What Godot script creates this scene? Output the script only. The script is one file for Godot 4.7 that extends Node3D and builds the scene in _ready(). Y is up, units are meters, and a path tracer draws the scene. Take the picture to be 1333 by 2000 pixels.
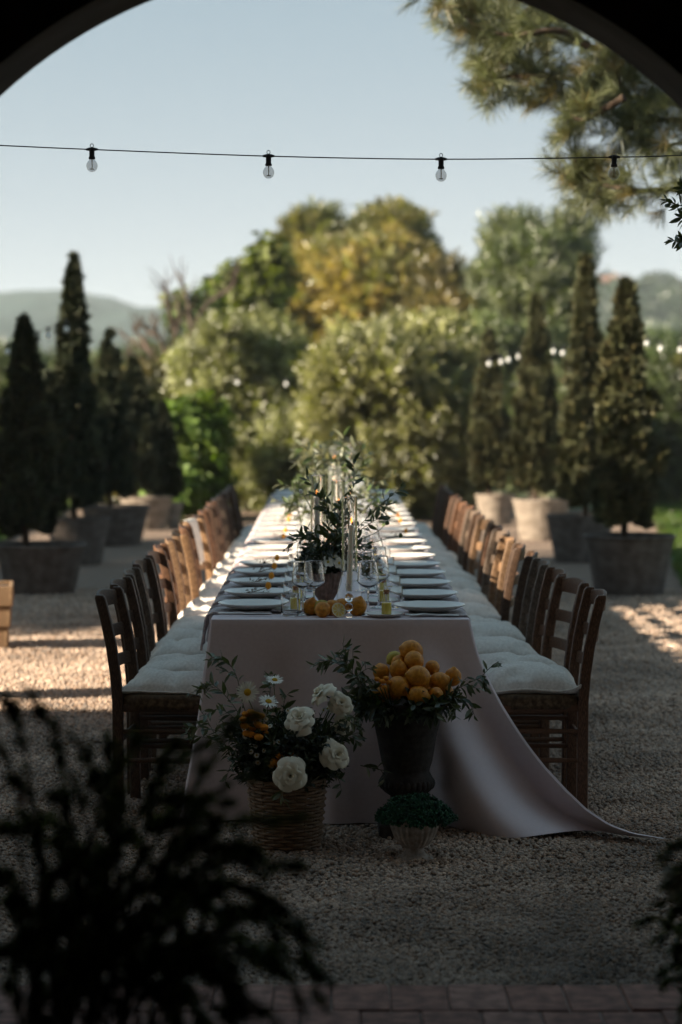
extends Node3D
# A long wedding table laid in a gravel court, seen from inside a dark arched loggia.
const F := 4722.0            # focal length in pixels of the 1333 x 2000 photograph
var eye := Vector3(0.0, 1.64, 0.0)
var cam_basis := Basis()
var rng := RandomNumberGenerator.new()
var used := {}
var M := {}
var noise := FastNoiseLite.new()


class MB:
	# collects triangles (counter-clockwise seen from outside) and gives one smooth mesh
	var v := PackedVector3Array()
	var ix := PackedInt32Array()
	var c := PackedColorArray()
	var uv := PackedVector2Array()
	var tint := Color.WHITE
	var coloured := false

	func add(p: Vector3) -> int:
		v.append(p)
		if coloured:
			c.append(tint)
		return v.size() - 1

	func tri(a: int, b: int, d: int) -> void:
		ix.append(a)
		ix.append(b)
		ix.append(d)

	func quad(a: int, b: int, d: int, e: int) -> void:
		tri(a, b, d)
		tri(a, d, e)

	func grid(nu: int, nv: int, fn: Callable, flip := false, loop := false) -> void:
		var s := v.size()
		var cols := nu if loop else nu + 1
		for j in nv + 1:
			for i in cols:
				add(fn.call(float(i) / nu, float(j) / nv))
		for j in nv:
			for i in nu:
				var a := s + j * cols + i
				var b := s + j * cols + (i + 1) % cols
				if flip:
					quad(a, a + cols, b + cols, b)
				else:
					quad(a, b, b + cols, a + cols)

	func rings(rr: Array, cap0 := true, cap1 := true) -> void:
		# loops of points joined one after the other, each counter-clockwise seen from the end
		var s := v.size()
		var k: int = rr[0].size()
		for r in rr:
			for p in r:
				add(p)
		for j in rr.size() - 1:
			for i in k:
				var a := s + j * k + i
				var b := s + j * k + (i + 1) % k
				quad(a, b, b + k, a + k)
		for e in 2:
			if (e == 0 and not cap0) or (e == 1 and not cap1):
				continue
			var ring: Array = Array(rr[0] if e == 0 else rr[-1])
			var mid := Vector3.ZERO
			for p in ring:
				mid += p
			mid /= k
			var m := add(mid)
			var q := v.size()
			for p in ring:
				add(p)
			for i in k:
				if e == 0:
					tri(m, q + (i + 1) % k, q + i)
				else:
					tri(m, q + i, q + (i + 1) % k)

	func tube(pts: Array, rad: Array, sides := 6, caps := true) -> void:
		var rr := []
		var up := Vector3(0.13, 0.21, 0.97)
		for i in pts.size():
			var a: Vector3 = pts[maxi(i - 1, 0)]
			var b: Vector3 = pts[mini(i + 1, pts.size() - 1)]
			var d := (b - a).normalized()
			if d.length() < 0.5:
				d = Vector3.UP
			if absf(d.dot(up)) > 0.97:
				up = Vector3(0.97, 0.1, 0.13)
			var x := d.cross(up).normalized()
			up = x.cross(d).normalized()
			var r: float = rad[i] if rad.size() > 1 else rad[0]
			var ring := []
			for k in sides:
				var t := TAU * k / sides
				ring.append(pts[i] + (up * cos(t) - x * sin(t)) * -r)
			rr.append(ring)
		rings(rr, caps, caps)

	func lathe(prof: Array, seg := 24, at := Vector3.ZERO, flute := 0.0, nfl := 0) -> void:
		# profile of (radius, height) points; going up on the outside
		var rr := []
		for p in prof:
			var ring := []
			for k in seg:
				var t := -TAU * k / seg
				var r: float = p.x
				if nfl > 0:
					r *= 1.0 + flute * (absf(sin(t * nfl * 0.5)) - 0.6)
				ring.append(at + Vector3(cos(t) * r, p.y, sin(t) * r))
			rr.append(ring)
		rings(rr, false, false)

	func box(at: Vector3, size: Vector3, bev := 0.003, bas := Basis()) -> void:
		var h := size * 0.5
		var rr := []
		var b := minf(bev, minf(h.x, minf(h.y, h.z)) * 0.45)
		for st in [[-h.y, b], [-h.y + b, 0.0], [h.y - b, 0.0], [h.y, b]]:
			var ring := []
			var x: float = h.x - st[1]
			var z: float = h.z - st[1]
			for q in [[x, z - b], [x, -z + b], [x - b, -z], [-x + b, -z], [-x, -z + b], [-x, z - b], [-x + b, z], [x - b, z]]:
				ring.append(at + bas * Vector3(q[0], st[0], q[1]))
			rr.append(ring)
		rings(rr)

	func ball(at: Vector3, r: Vector3, nu := 14, nv := 9, bump = null) -> void:
		grid(nu, nv, func(u, w):
			var th: float = -TAU * u
			var ph: float = PI * (w - 0.5)
			var d := Vector3(cos(ph) * cos(th), sin(ph), cos(ph) * sin(th))
			return at + d * r * (bump.call(d) if bump != null else 1.0), false, true)

	func leaf(bas: Basis, at: Vector3, fold := 0.25, bend := 0.15, full := true) -> void:
		# along +y (unit length), across x, face towards z
		var st := [[0.0, 0.04], [0.22, 0.36], [0.48, 0.5], [0.76, 0.34], [1.0, 0.0]] if full else [[0.0, 0.05], [0.45, 0.5], [1.0, 0.0]]
		var prev := [-1, -1, -1]
		for q in st:
			var y: float = q[0]
			var w: float = q[1]
			var zc := -bend * y * y
			var cur := [add(at + bas * Vector3(-w, y, zc + fold * w)), add(at + bas * Vector3(0, y, zc)), add(at + bas * Vector3(w, y, zc + fold * w))]
			if prev[0] >= 0:
				quad(prev[0], prev[1], cur[1], cur[0])
				quad(prev[1], prev[2], cur[2], cur[1])
			prev = cur

	func mesh() -> ArrayMesh:
		var n := PackedVector3Array()
		n.resize(v.size())
		var out := PackedInt32Array()
		out.resize(ix.size())
		for i in range(0, ix.size(), 3):
			var a := ix[i]
			var b := ix[i + 1]
			var d := ix[i + 2]
			var f := (v[b] - v[a]).cross(v[d] - v[a])
			n[a] += f
			n[b] += f
			n[d] += f
			out[i] = a
			out[i + 1] = d
			out[i + 2] = b
		for i in n.size():
			n[i] = n[i].normalized() if n[i].length_squared() > 1e-24 else Vector3.UP
		var arr := []
		arr.resize(Mesh.ARRAY_MAX)
		arr[Mesh.ARRAY_VERTEX] = v
		arr[Mesh.ARRAY_NORMAL] = n
		if coloured:
			arr[Mesh.ARRAY_COLOR] = c
		arr[Mesh.ARRAY_INDEX] = out
		var m := ArrayMesh.new()
		m.add_surface_from_arrays(Mesh.PRIMITIVE_TRIANGLES, arr)
		return m


# ---------------------------------------------------------------- naming and placing
func P(px: float, py: float, d: float) -> Vector3:
	# the point seen at a pixel of the photograph, d metres ahead of the camera's foot
	var r := cam_basis * Vector3((px - 666.5) / F, -(py - 1000.0) / F, -1.0)
	return eye + r * (d / -r.z)


func G(px: float, py: float) -> Vector3:
	# the ground point seen at a pixel
	var r := cam_basis * Vector3((px - 666.5) / F, -(py - 1000.0) / F, -1.0)
	return eye + r * (eye.y / -r.y)


func numbered(called: String) -> String:
	if not used.has(called):
		used[called] = 0
		return called
	used[called] += 1
	return "%s_%03d" % [called, used[called]]


func tag(o: Node3D, label: String, category := "", group := "", kind := "") -> Node3D:
	o.set_meta("label", label)
	if category:
		o.set_meta("category", category)
	if group:
		o.set_meta("group", group)
	if kind:
		o.set_meta("kind", kind)
	return o


func thing(called: String, label: String, category: String, at := Vector3.ZERO, turn := 0.0, group := "") -> Node3D:
	var o := Node3D.new()
	o.name = numbered(called)
	add_child(o)
	o.position = at
	o.rotation.y = turn
	tag(o, label, category, group)
	return o


func part(called: String, m, material: Material, parent: Node3D, xf := Transform3D()) -> MeshInstance3D:
	var o := MeshInstance3D.new()
	o.mesh = m.mesh() if m is MB else m
	o.material_override = material
	o.name = called
	o.transform = xf
	parent.add_child(o, true)
	return o


func single(called: String, m, material: Material, label: String, category: String, xf := Transform3D(), group := "") -> MeshInstance3D:
	var o := part(numbered(called), m, material, self, xf)
	tag(o, label, category, group)
	return o


func struct(called: String, m, material: Material, label := "") -> MeshInstance3D:
	var o := part(numbered(called), m, material, self)
	o.set_meta("kind", "structure")
	if label:
		o.set_meta("label", label)
	return o


func dup(o: Node3D, base: String, label: String, group := "") -> Node3D:
	var r: Node3D = o.duplicate()
	r.name = numbered(base)
	add_child(r)
	r.set_meta("label", label)
	if group:
		r.set_meta("group", group)
	return r


func scatter(called: String, mesh: Mesh, material: Material, xf: Array, cols: PackedColorArray, parent: Node3D) -> MultiMeshInstance3D:
	var mm := MultiMesh.new()
	mm.transform_format = MultiMesh.TRANSFORM_3D
	mm.use_colors = true
	mm.mesh = mesh
	mm.instance_count = xf.size()
	var buf := PackedFloat32Array()
	buf.resize(xf.size() * 16)
	for i in xf.size():
		var t: Transform3D = xf[i]
		var b := t.basis
		var k := i * 16
		buf[k] = b.x.x
		buf[k + 1] = b.y.x
		buf[k + 2] = b.z.x
		buf[k + 3] = t.origin.x
		buf[k + 4] = b.x.y
		buf[k + 5] = b.y.y
		buf[k + 6] = b.z.y
		buf[k + 7] = t.origin.y
		buf[k + 8] = b.x.z
		buf[k + 9] = b.y.z
		buf[k + 10] = b.z.z
		buf[k + 11] = t.origin.z
		var cc := cols[i]
		buf[k + 12] = cc.r
		buf[k + 13] = cc.g
		buf[k + 14] = cc.b
		buf[k + 15] = 1.0
	mm.buffer = buf
	var o := MultiMeshInstance3D.new()
	o.multimesh = mm
	o.material_override = material
	o.name = called
	parent.add_child(o, true)
	o.set_meta("kind", "stuff")
	return o


func R(a := 0.0, b := 1.0) -> float:
	return rng.randf_range(a, b)


func rdir() -> Vector3:
	var z := R(-1, 1)
	var t := R(0, TAU)
	var r := sqrt(1.0 - z * z)
	return Vector3(r * cos(t), z, r * sin(t))


func frame(y: Vector3, hint := Vector3.ZERO) -> Basis:
	# an orthonormal basis whose y axis points along y and whose z leans to the hint
	y = y.normalized()
	var z := hint if hint != Vector3.ZERO else rdir()
	z = z - y * z.dot(y)
	if z.length() < 0.01:
		z = Vector3(0.3, 0.2, 0.9)
		z = z - y * z.dot(y)
	z = z.normalized()
	return Basis(y.cross(z), y, z)


func word(i: int) -> String:
	return ["first", "second", "third", "fourth", "fifth", "sixth", "seventh", "eighth", "ninth", "tenth", "eleventh", "twelfth", "thirteenth", "fourteenth", "fifteenth", "sixteenth", "seventeenth", "eighteenth", "nineteenth", "twentieth"][i]


func curve(pts: Array, n: int) -> Array:
	# a smooth line through the points
	var out := []
	var k := pts.size() - 1
	for i in n + 1:
		var t := float(i) / n * k
		var j := mini(int(t), k - 1)
		var p0: Vector3 = pts[maxi(j - 1, 0)]
		var p3: Vector3 = pts[mini(j + 2, k)]
		out.append((pts[j] as Vector3).cubic_interpolate(pts[j + 1], p0, p3, t - j))
	return out


# ---------------------------------------------------------------- materials
func col(r: float, g: float, b: float, a := 1.0) -> Color:
	var k := Color(r, g, b).linear_to_srgb()
	k.a = a
	return k


func ntex(freq: float, lo: Color, hi: Color, size := 512, octaves := 4, type := FastNoiseLite.TYPE_SIMPLEX_SMOOTH, nseed := 1) -> NoiseTexture2D:
	var n := FastNoiseLite.new()
	n.noise_type = type
	n.frequency = freq
	n.fractal_octaves = octaves
	n.seed = nseed
	var t := NoiseTexture2D.new()
	t.width = size
	t.height = size
	t.seamless = true
	t.noise = n
	var g := Gradient.new()
	g.offsets = PackedFloat32Array([0.2, 0.8])
	g.colors = PackedColorArray([lo, hi])
	t.color_ramp = g
	return t


func nnorm(freq: float, strength: float, size := 512, octaves := 3, type := FastNoiseLite.TYPE_SIMPLEX_SMOOTH) -> NoiseTexture2D:
	var t := ntex(freq, Color.BLACK, Color.WHITE, size, octaves, type, 7)
	t.color_ramp = null
	t.as_normal_map = true
	t.bump_strength = strength
	return t


func mat(name_: String, k: Color, rough := 0.8, tex: Texture2D = null, scale := Vector3.ONE, world := true) -> StandardMaterial3D:
	var m := StandardMaterial3D.new()
	m.resource_name = name_
	m.albedo_color = k
	m.roughness = rough
	m.metallic_specular = 0.4
	if tex:
		m.albedo_texture = tex
		m.uv1_triplanar = true
		m.uv1_world_triplanar = world
		m.uv1_scale = scale
	M[name_] = m
	return m


func bump(m: StandardMaterial3D, t: Texture2D, s := 1.0, scale := Vector3.ZERO, world := true) -> void:
	m.normal_enabled = true
	m.normal_texture = t
	m.normal_scale = s
	if not m.uv1_triplanar:
		m.uv1_triplanar = true
		m.uv1_world_triplanar = world
		m.uv1_scale = scale if scale != Vector3.ZERO else Vector3.ONE


func leafmat(name_: String, rough := 0.45, back := Color(0.35, 0.4, 0.15), spec := 0.5) -> StandardMaterial3D:
	var m := StandardMaterial3D.new()
	m.resource_name = name_
	m.albedo_color = Color.WHITE
	m.vertex_color_use_as_albedo = true
	m.roughness = rough
	m.metallic_specular = spec
	m.backlight_enabled = true
	m.backlight = back
	M[name_] = m
	return m


func glassmat(name_: String, k: Color) -> StandardMaterial3D:
	var m := StandardMaterial3D.new()
	m.resource_name = name_
	m.albedo_color = k
	m.transparency = BaseMaterial3D.TRANSPARENCY_ALPHA
	m.roughness = 0.03
	m.metallic_specular = 0.5
	M[name_] = m
	return m


func make_materials() -> void:
	var fine := ntex(0.06, Color(0.72, 0.72, 0.72), Color.WHITE, 512, 5)
	var soft := ntex(0.012, Color(0.7, 0.68, 0.66), Color.WHITE, 512, 4, FastNoiseLite.TYPE_SIMPLEX_SMOOTH, 3)
	var grain := ntex(0.05, Color(0.42, 0.36, 0.32), Color.WHITE, 512, 5, FastNoiseLite.TYPE_SIMPLEX_SMOOTH, 5)
	var rough_n := nnorm(0.08, 6.0)
	var wrinkle := nnorm(0.02, 4.0, 512, 4)
	var pebble_t := ntex(0.09, Color(0.45, 0.42, 0.4), Color.WHITE, 1024, 3, FastNoiseLite.TYPE_CELLULAR, 9)
	var pebble_n := nnorm(0.09, 12.0, 1024, 2, FastNoiseLite.TYPE_CELLULAR)
	var m := mat("gravel", col(0.51, 0.38, 0.295), 0.95, pebble_t, Vector3.ONE * 1.1)
	bump(m, pebble_n, 1.2)
	m = leafmat("pebble", 0.9, Color.BLACK, 0.3)
	m.backlight_enabled = false
	m = mat("terracotta_tile", col(0.33, 0.15, 0.105), 0.8, soft, Vector3.ONE * 2.0)
	bump(m, rough_n, 0.3)
	m = mat("terracotta_tile_pale", col(0.38, 0.19, 0.14), 0.8, soft, Vector3.ONE * 2.3)
	bump(m, rough_n, 0.3)
	mat("mortar", col(0.40, 0.29, 0.24), 0.95, fine, Vector3.ONE * 3.0)
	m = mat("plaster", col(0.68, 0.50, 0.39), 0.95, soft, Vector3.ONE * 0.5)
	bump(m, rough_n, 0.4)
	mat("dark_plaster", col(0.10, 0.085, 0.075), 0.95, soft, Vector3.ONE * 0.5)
	m = mat("roof_tile", col(0.33, 0.15, 0.09), 0.9, fine, Vector3.ONE)
	m = mat("lawn", col(0.08, 0.12, 0.03), 0.95, fine, Vector3.ONE * 0.8)
	mat("field", col(0.07, 0.09, 0.045), 0.95, soft, Vector3.ONE * 0.05)
	mat("mountain", col(0.030, 0.055, 0.052), 0.95, ntex(0.02, Color(0.55, 0.6, 0.5), Color.WHITE, 512, 5, FastNoiseLite.TYPE_SIMPLEX_SMOOTH, 11), Vector3.ONE * 0.012)
	# linen
	m = mat("tablecloth", col(0.76, 0.655, 0.675), 0.9, ntex(0.03, Color(0.975, 0.97, 0.97), Color.WHITE, 512, 5), Vector3(3, 3, 3))
	bump(m, wrinkle, 0.06)
	m.roughness = 1.0
	m.metallic_specular = 0.15
	m = mat("napkin", col(0.66, 0.58, 0.59), 0.92, fine, Vector3.ONE * 4.0)
	bump(m, rough_n, 0.15)
	m = mat("cushion", col(0.78, 0.73, 0.665), 0.92, ntex(0.04, Color(0.88, 0.87, 0.86), Color.WHITE, 512, 4), Vector3.ONE * 3.0, false)
	bump(m, wrinkle, 0.10)
	# wood of the chairs: grain running up the posts (v) or along the slats (h)
	var tones := {"umber": [0.13, 0.075, 0.045], "chestnut": [0.21, 0.105, 0.055], "oak": [0.33, 0.205, 0.115], "honey": [0.44, 0.27, 0.14], "grey": [0.22, 0.165, 0.125]}
	for t in tones:
		var k: Array = tones[t]
		m = mat(t + "_v", col(k[0], k[1], k[2]), 0.55, grain, Vector3(16, 1.6, 16), false)
		m.metallic_specular = 0.45
		m = mat(t + "_h", col(k[0] * 1.1, k[1] * 1.1, k[2] * 1.1), 0.55, grain, Vector3(16, 16, 1.6), false)
	m = mat("rush", col(0.17, 0.115, 0.065), 0.85, ntex(0.1, Color(0.55, 0.5, 0.45), Color.WHITE, 256, 3), Vector3(1.5, 1.5, 14), false)
	bump(m, rough_n, 0.15)
	# table ware
	m = mat("porcelain", col(0.74, 0.71, 0.67), 0.22)
	m.metallic_specular = 0.5
	m = mat("steel", col(0.80, 0.78, 0.75), 0.38)
	m.metallic = 1.0
	glassmat("glass", Color(0.97, 0.98, 0.98, 0.06))
	glassmat("thin_glass", Color(0.97, 0.98, 0.98, 0.05))
	m = mat("solid_glass", col(1, 1, 1, 0.0), 0.0)
	m.refraction_enabled = true
	m.refraction_scale = 0.05
	m.metallic_specular = 0.5
	m = mat("wax", col(0.88, 0.82, 0.72), 0.5)
	m.backlight_enabled = true
	m.backlight = Color(0.7, 0.68, 0.6)
	m.subsurf_scatter_enabled = true
	m.subsurf_scatter_strength = 0.2
	m = mat("flame", col(1.0, 0.5, 0.15), 1.0)
	m.emission_enabled = true
	m.emission = Color(1.0, 0.55, 0.22)
	m.emission_energy_multiplier = 1.1
	mat("wick", col(0.02, 0.02, 0.02), 1.0)
	m = mat("lemon", col(0.76, 0.335, 0.032), 0.42, ntex(0.03, Color(0.8, 0.72, 0.6), Color.WHITE, 256, 3), Vector3.ONE * 8.0, false)
	bump(m, nnorm(0.2, 5.0, 256, 2, FastNoiseLite.TYPE_CELLULAR), 0.35)
	m = mat("green_lemon", col(0.46, 0.36, 0.05), 0.42, null)
	m = mat("pulp", col(0.78, 0.55, 0.14), 0.3)
	mat("pith", col(0.80, 0.72, 0.50), 0.7)
	m = mat("liqueur", col(0.72, 0.55, 0.06), 0.12)
	mat("cork", col(0.35, 0.17, 0.09), 0.9)
	mat("fruit_tip", col(0.40, 0.26, 0.04), 0.7)
	m = mat("clay_bowl", col(0.30, 0.20, 0.165), 0.85, soft, Vector3.ONE * 6.0)
	bump(m, rough_n, 0.3)
	m = mat("urn", col(0.062, 0.05, 0.043), 0.8, soft, Vector3.ONE * 5.0)
	bump(m, rough_n, 0.5)
	m = mat("stone_pot", col(0.50, 0.42, 0.36), 0.9, soft, Vector3.ONE * 6.0)
	bump(m, rough_n, 0.4)
	m = mat("wicker", col(0.29, 0.175, 0.10), 0.6, fine, Vector3.ONE * 6.0)
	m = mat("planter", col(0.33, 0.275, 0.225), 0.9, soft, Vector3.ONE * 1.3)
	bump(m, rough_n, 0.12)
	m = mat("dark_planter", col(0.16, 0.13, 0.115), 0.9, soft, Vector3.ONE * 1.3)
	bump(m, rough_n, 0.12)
	m = mat("box_wood", col(0.46, 0.31, 0.18), 0.7, grain, Vector3(16, 16, 1.6), false)
	mat("soil", col(0.09, 0.055, 0.035), 1.0, fine, Vector3.ONE * 3.0)
	m = mat("bark", col(0.13, 0.095, 0.07), 0.95, grain, Vector3(9, 1.5, 9))
	bump(m, rough_n, 0.8)
	mat("bare_wood", col(0.10, 0.072, 0.056), 0.9)
	mat("black_rubber", col(0.015, 0.015, 0.017), 0.5)
	m = mat("loop_metal", col(0.2, 0.2, 0.21), 0.35)
	m.metallic = 1.0
	glassmat("bulb_glass", Color(0.45, 0.44, 0.40, 0.30))
	m = mat("filament", col(0.35, 0.27, 0.13), 0.6)
	# flowers and leaves
	m = mat("petal_cream", col(0.80, 0.73, 0.585), 0.7)
	m.backlight_enabled = true
	m.backlight = Color(0.4, 0.38, 0.3)
	m = mat("petal_white", col(0.82, 0.80, 0.72), 0.7)
	m.backlight_enabled = true
	m.backlight = Color(0.4, 0.4, 0.35)
	m = mat("petal_orange", col(0.72, 0.27, 0.02), 0.7)
	m = mat("daisy_eye", col(0.60, 0.34, 0.02), 0.9)
	bump(m, nnorm(0.25, 8.0, 256, 2, FastNoiseLite.TYPE_CELLULAR), 1.0, Vector3.ONE * 20.0, false)
	for q in [["leaf_dark", 0.030, 0.040, 0.019], ["leaf_mid", 0.050, 0.062, 0.029], ["leaf_silver", 0.155, 0.165, 0.105], ["leaf_green", 0.065, 0.10, 0.028]]:
		m = mat(q[0], col(q[1], q[2], q[3]), 0.42)
		m.metallic_specular = 0.5
		m.backlight_enabled = true
		m.backlight = Color(0.25, 0.28, 0.1)
	mat("stem", col(0.10, 0.085, 0.045), 0.7)
	mat("green_stem", col(0.09, 0.13, 0.04), 0.6)
	mat("dry_stem", col(0.14, 0.09, 0.05), 0.85)
	leafmat("foliage", 0.32, Color(0.85, 0.9, 0.42), 0.6)
	leafmat("needle", 0.45, Color(0.6, 0.62, 0.3), 0.5)
	leafmat("broad_leaf", 0.55, Color(0.85, 0.9, 0.42), 0.4)
	leafmat("bush_leaf", 0.5, Color(0.8, 0.85, 0.5), 0.4)
	leafmat("dark_foliage", 0.55, Color(0.2, 0.22, 0.08), 0.35)


func _ready() -> void:
	rng.seed = 20240
	noise.seed = 4
	noise.frequency = 1.0
	noise.fractal_octaves = 3
	# ---- camera: 85 mm, eye height, a little downwards
	var cam := Camera3D.new()
	cam.name = "camera"
	cam.position = eye
	cam.rotation = Vector3(-atan(254.0 / F), -atan(19.5 / F), 0)
	var lens := CameraAttributesPhysical.new()
	lens.frustum_focal_length = 12.0 * F / 1000.0
	lens.frustum_near = 0.1
	lens.frustum_far = 4000.0
	lens.frustum_focus_distance = 8.75
	lens.exposure_aperture = 1.6
	lens.auto_exposure_enabled = false
	cam.attributes = lens
	cam.near = 0.1
	cam.far = 4000.0
	add_child(cam)
	cam.make_current()
	cam_basis = cam.basis
	# ---- sky
	var sm := ProceduralSkyMaterial.new()
	sm.sky_top_color = col(0.078, 0.121, 0.153)
	sm.sky_horizon_color = col(0.276, 0.283, 0.284)
	sm.sky_curve = 0.07
	sm.ground_horizon_color = col(0.17, 0.18, 0.17)
	sm.ground_bottom_color = col(0.07, 0.06, 0.05)
	sm.sun_angle_max = 1.0
	var sky := Sky.new()
	sky.sky_material = sm
	var e := Environment.new()
	e.background_mode = Environment.BG_SKY
	e.sky = sky
	e.tonemap_mode = Environment.TONE_MAPPER_LINEAR
	e.tonemap_exposure = 3.2
	e.sdfgi_enabled = true
	e.ssao_enabled = true
	e.ssil_enabled = true
	e.fog_enabled = true
	e.fog_density = 0.0005
	e.fog_light_color = col(0.66, 0.76, 0.80)
	e.background_energy_multiplier = 1.0
	var we := WorldEnvironment.new()
	we.name = "world_environment"
	we.environment = e
	add_child(we)
	# ---- the low sun, almost straight from the left
	var sun := DirectionalLight3D.new()
	sun.name = "sun"
	sun.light_color = Color(1.0, 0.94, 0.84)
	sun.light_energy = 1.6
	sun.light_angular_distance = 0.5
	sun.shadow_enabled = true
	sun.sky_mode = DirectionalLight3D.SKY_MODE_LIGHT_ONLY
	add_child(sun)
	sun.look_at_from_position(Vector3(-0.86, 0.43, 0.30) * 10.0, Vector3.ZERO)
	make_materials()
	build_ground()
	build_hills()
	build_house()
	build_trees()
	build_planters()
	build_table()
	build_chairs()
	build_settings()
	build_centrepieces()
	build_front_flowers()
	build_lights()
	build_foreground()


# ---------------------------------------------------------------- ground
func build_ground() -> void:
	var m := MB.new()
	m.grid(40, 60, func(u, w):
		var x := lerpf(-9.0, 9.0, u)
		var d := lerpf(6.455, 31.0, w)
		return Vector3(x, noise.get_noise_2d(x * 0.8, d * 0.8) * 0.02, -d))
	struct("gravel_court", m, M.gravel)
	m = MB.new()
	m.grid(30, 30, func(u, w):
		var x := lerpf(-700.0, 700.0, pow(absf(u - 0.5) * 2.0, 3.0) * signf(u - 0.5) * 0.5 + 0.5)
		var d := lerpf(-60.0, 720.0, w * w)
		return Vector3(x, -0.06, -d))
	struct("ground", m, M.field)
	# lawns either side
	for s in [[[3.05, 14.0], [2.75, 18.7], [3.75, 28.0], [4.0, 34.0]], [[-3.7, 15.0], [-3.45, 20.0], [-3.35, 24.0], [-3.3, 28.0], [-3.4, 34.0]]]:
		m = MB.new()
		var pts: Array = s
		var sg: float = signf(pts[0][0])
		m.grid(14, 24, func(u, w):
			var t: float = w * (pts.size() - 1)
			var j: int = mini(int(t), pts.size() - 2)
			var x0 := lerpf(pts[j][0], pts[j + 1][0], t - j)
			var d := lerpf(pts[j][1], pts[j + 1][1], t - j)
			return Vector3(x0 + sg * u * u * 14.0, 0.03 + minf(u * 6.0, 1.0) * 0.02, -d), sg < 0)
		struct("lawn", m, M.lawn)
		var xf := []
		var cc := PackedColorArray()
		for i in 9000:
			var t: float = R() * (pts.size() - 1)
			var j: int = mini(int(t), pts.size() - 2)
			var x := lerpf(pts[j][0], pts[j + 1][0], t - j) + sg * R(0, 2.2)
			var d := lerpf(pts[j][1], pts[j + 1][1], t - j)
			xf.append(Transform3D(frame(Vector3(R(-0.4, 0.4), 1, R(-0.4, 0.4))) * R(0.05, 0.11), Vector3(x, 0.04, -d)))
			cc.append(Color(R(0.08, 0.12), R(0.13, 0.18), R(0.025, 0.04)))
		var g := MB.new()
		for k in 7:
			g.leaf(frame(Vector3(R(-0.6, 0.6), 1, R(-0.6, 0.6))) * Basis.from_scale(Vector3(0.09, 1, 1)), Vector3(R(-0.3, 0.3), 0, R(-0.3, 0.3)), 0.2, 0.3, false)
		var o := scatter(numbered("grass"), g.mesh(), M.foliage, xf, cc, self)
		tag(o, "short grass of the lawn %s of the gravel court" % ("right" if sg > 0 else "left"), "grass", "", "stuff")
	# loose stones over the court where they can be told apart
	var stones := []
	for k in 3:
		var b := MB.new()
		var sd := 3.0 + k * 7.0
		b.ball(Vector3.ZERO, Vector3(0.5, 0.34, 0.42), 7, 4, func(d): return 1.0 + 0.5 * noise.get_noise_3dv(d * 0.9 + Vector3.ONE * sd))
		stones.append(b.mesh())
	for k in 3:
		var xf := []
		var cc := PackedColorArray()
		for i in 80000:
			var q := pow(R(), 1.25)
			var d := lerpf(6.46, 19.0, q)
			var x := R(-1, 1) * (d * 0.147 + 0.2)
			var sz := R(0.0085, 0.0185) * (1.0 + q * 0.5)
			var y := noise.get_noise_2d(x * 0.8, d * 0.8) * 0.02
			xf.append(Transform3D(frame(Vector3(R(-0.6, 0.6), 1, R(-0.6, 0.6))) * sz, Vector3(x, y + sz * R(0.1, 0.45), -d)))
			var g := R(0.55, 1.15) * (0.9 + 0.35 * noise.get_noise_2d(x * 1.6, d * 1.6) + 0.3 * noise.get_noise_2d(x * 0.5, d * 0.5 + 40.0))
			var w := R(-0.03, 0.03)
			cc.append(Color(0.51 * g + w, 0.38 * g, 0.295 * g - w * 0.6))
		var o := scatter(numbered("gravel"), stones[k], M.pebble, xf, cc, self)
		tag(o, "loose pinkish brown gravel covering the court", "gravel", "loose gravel", "stuff")


# ---------------------------------------------------------------- far hills
func ridge(px: float, pts: Array) -> float:
	for i in pts.size() - 1:
		if px <= pts[i + 1][0]:
			var t := clampf((px - pts[i][0]) / (pts[i + 1][0] - pts[i][0]), 0, 1)
			return lerpf(pts[i][1], pts[i + 1][1], t * t * (3.0 - 2.0 * t))
	return pts[-1][1]


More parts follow.
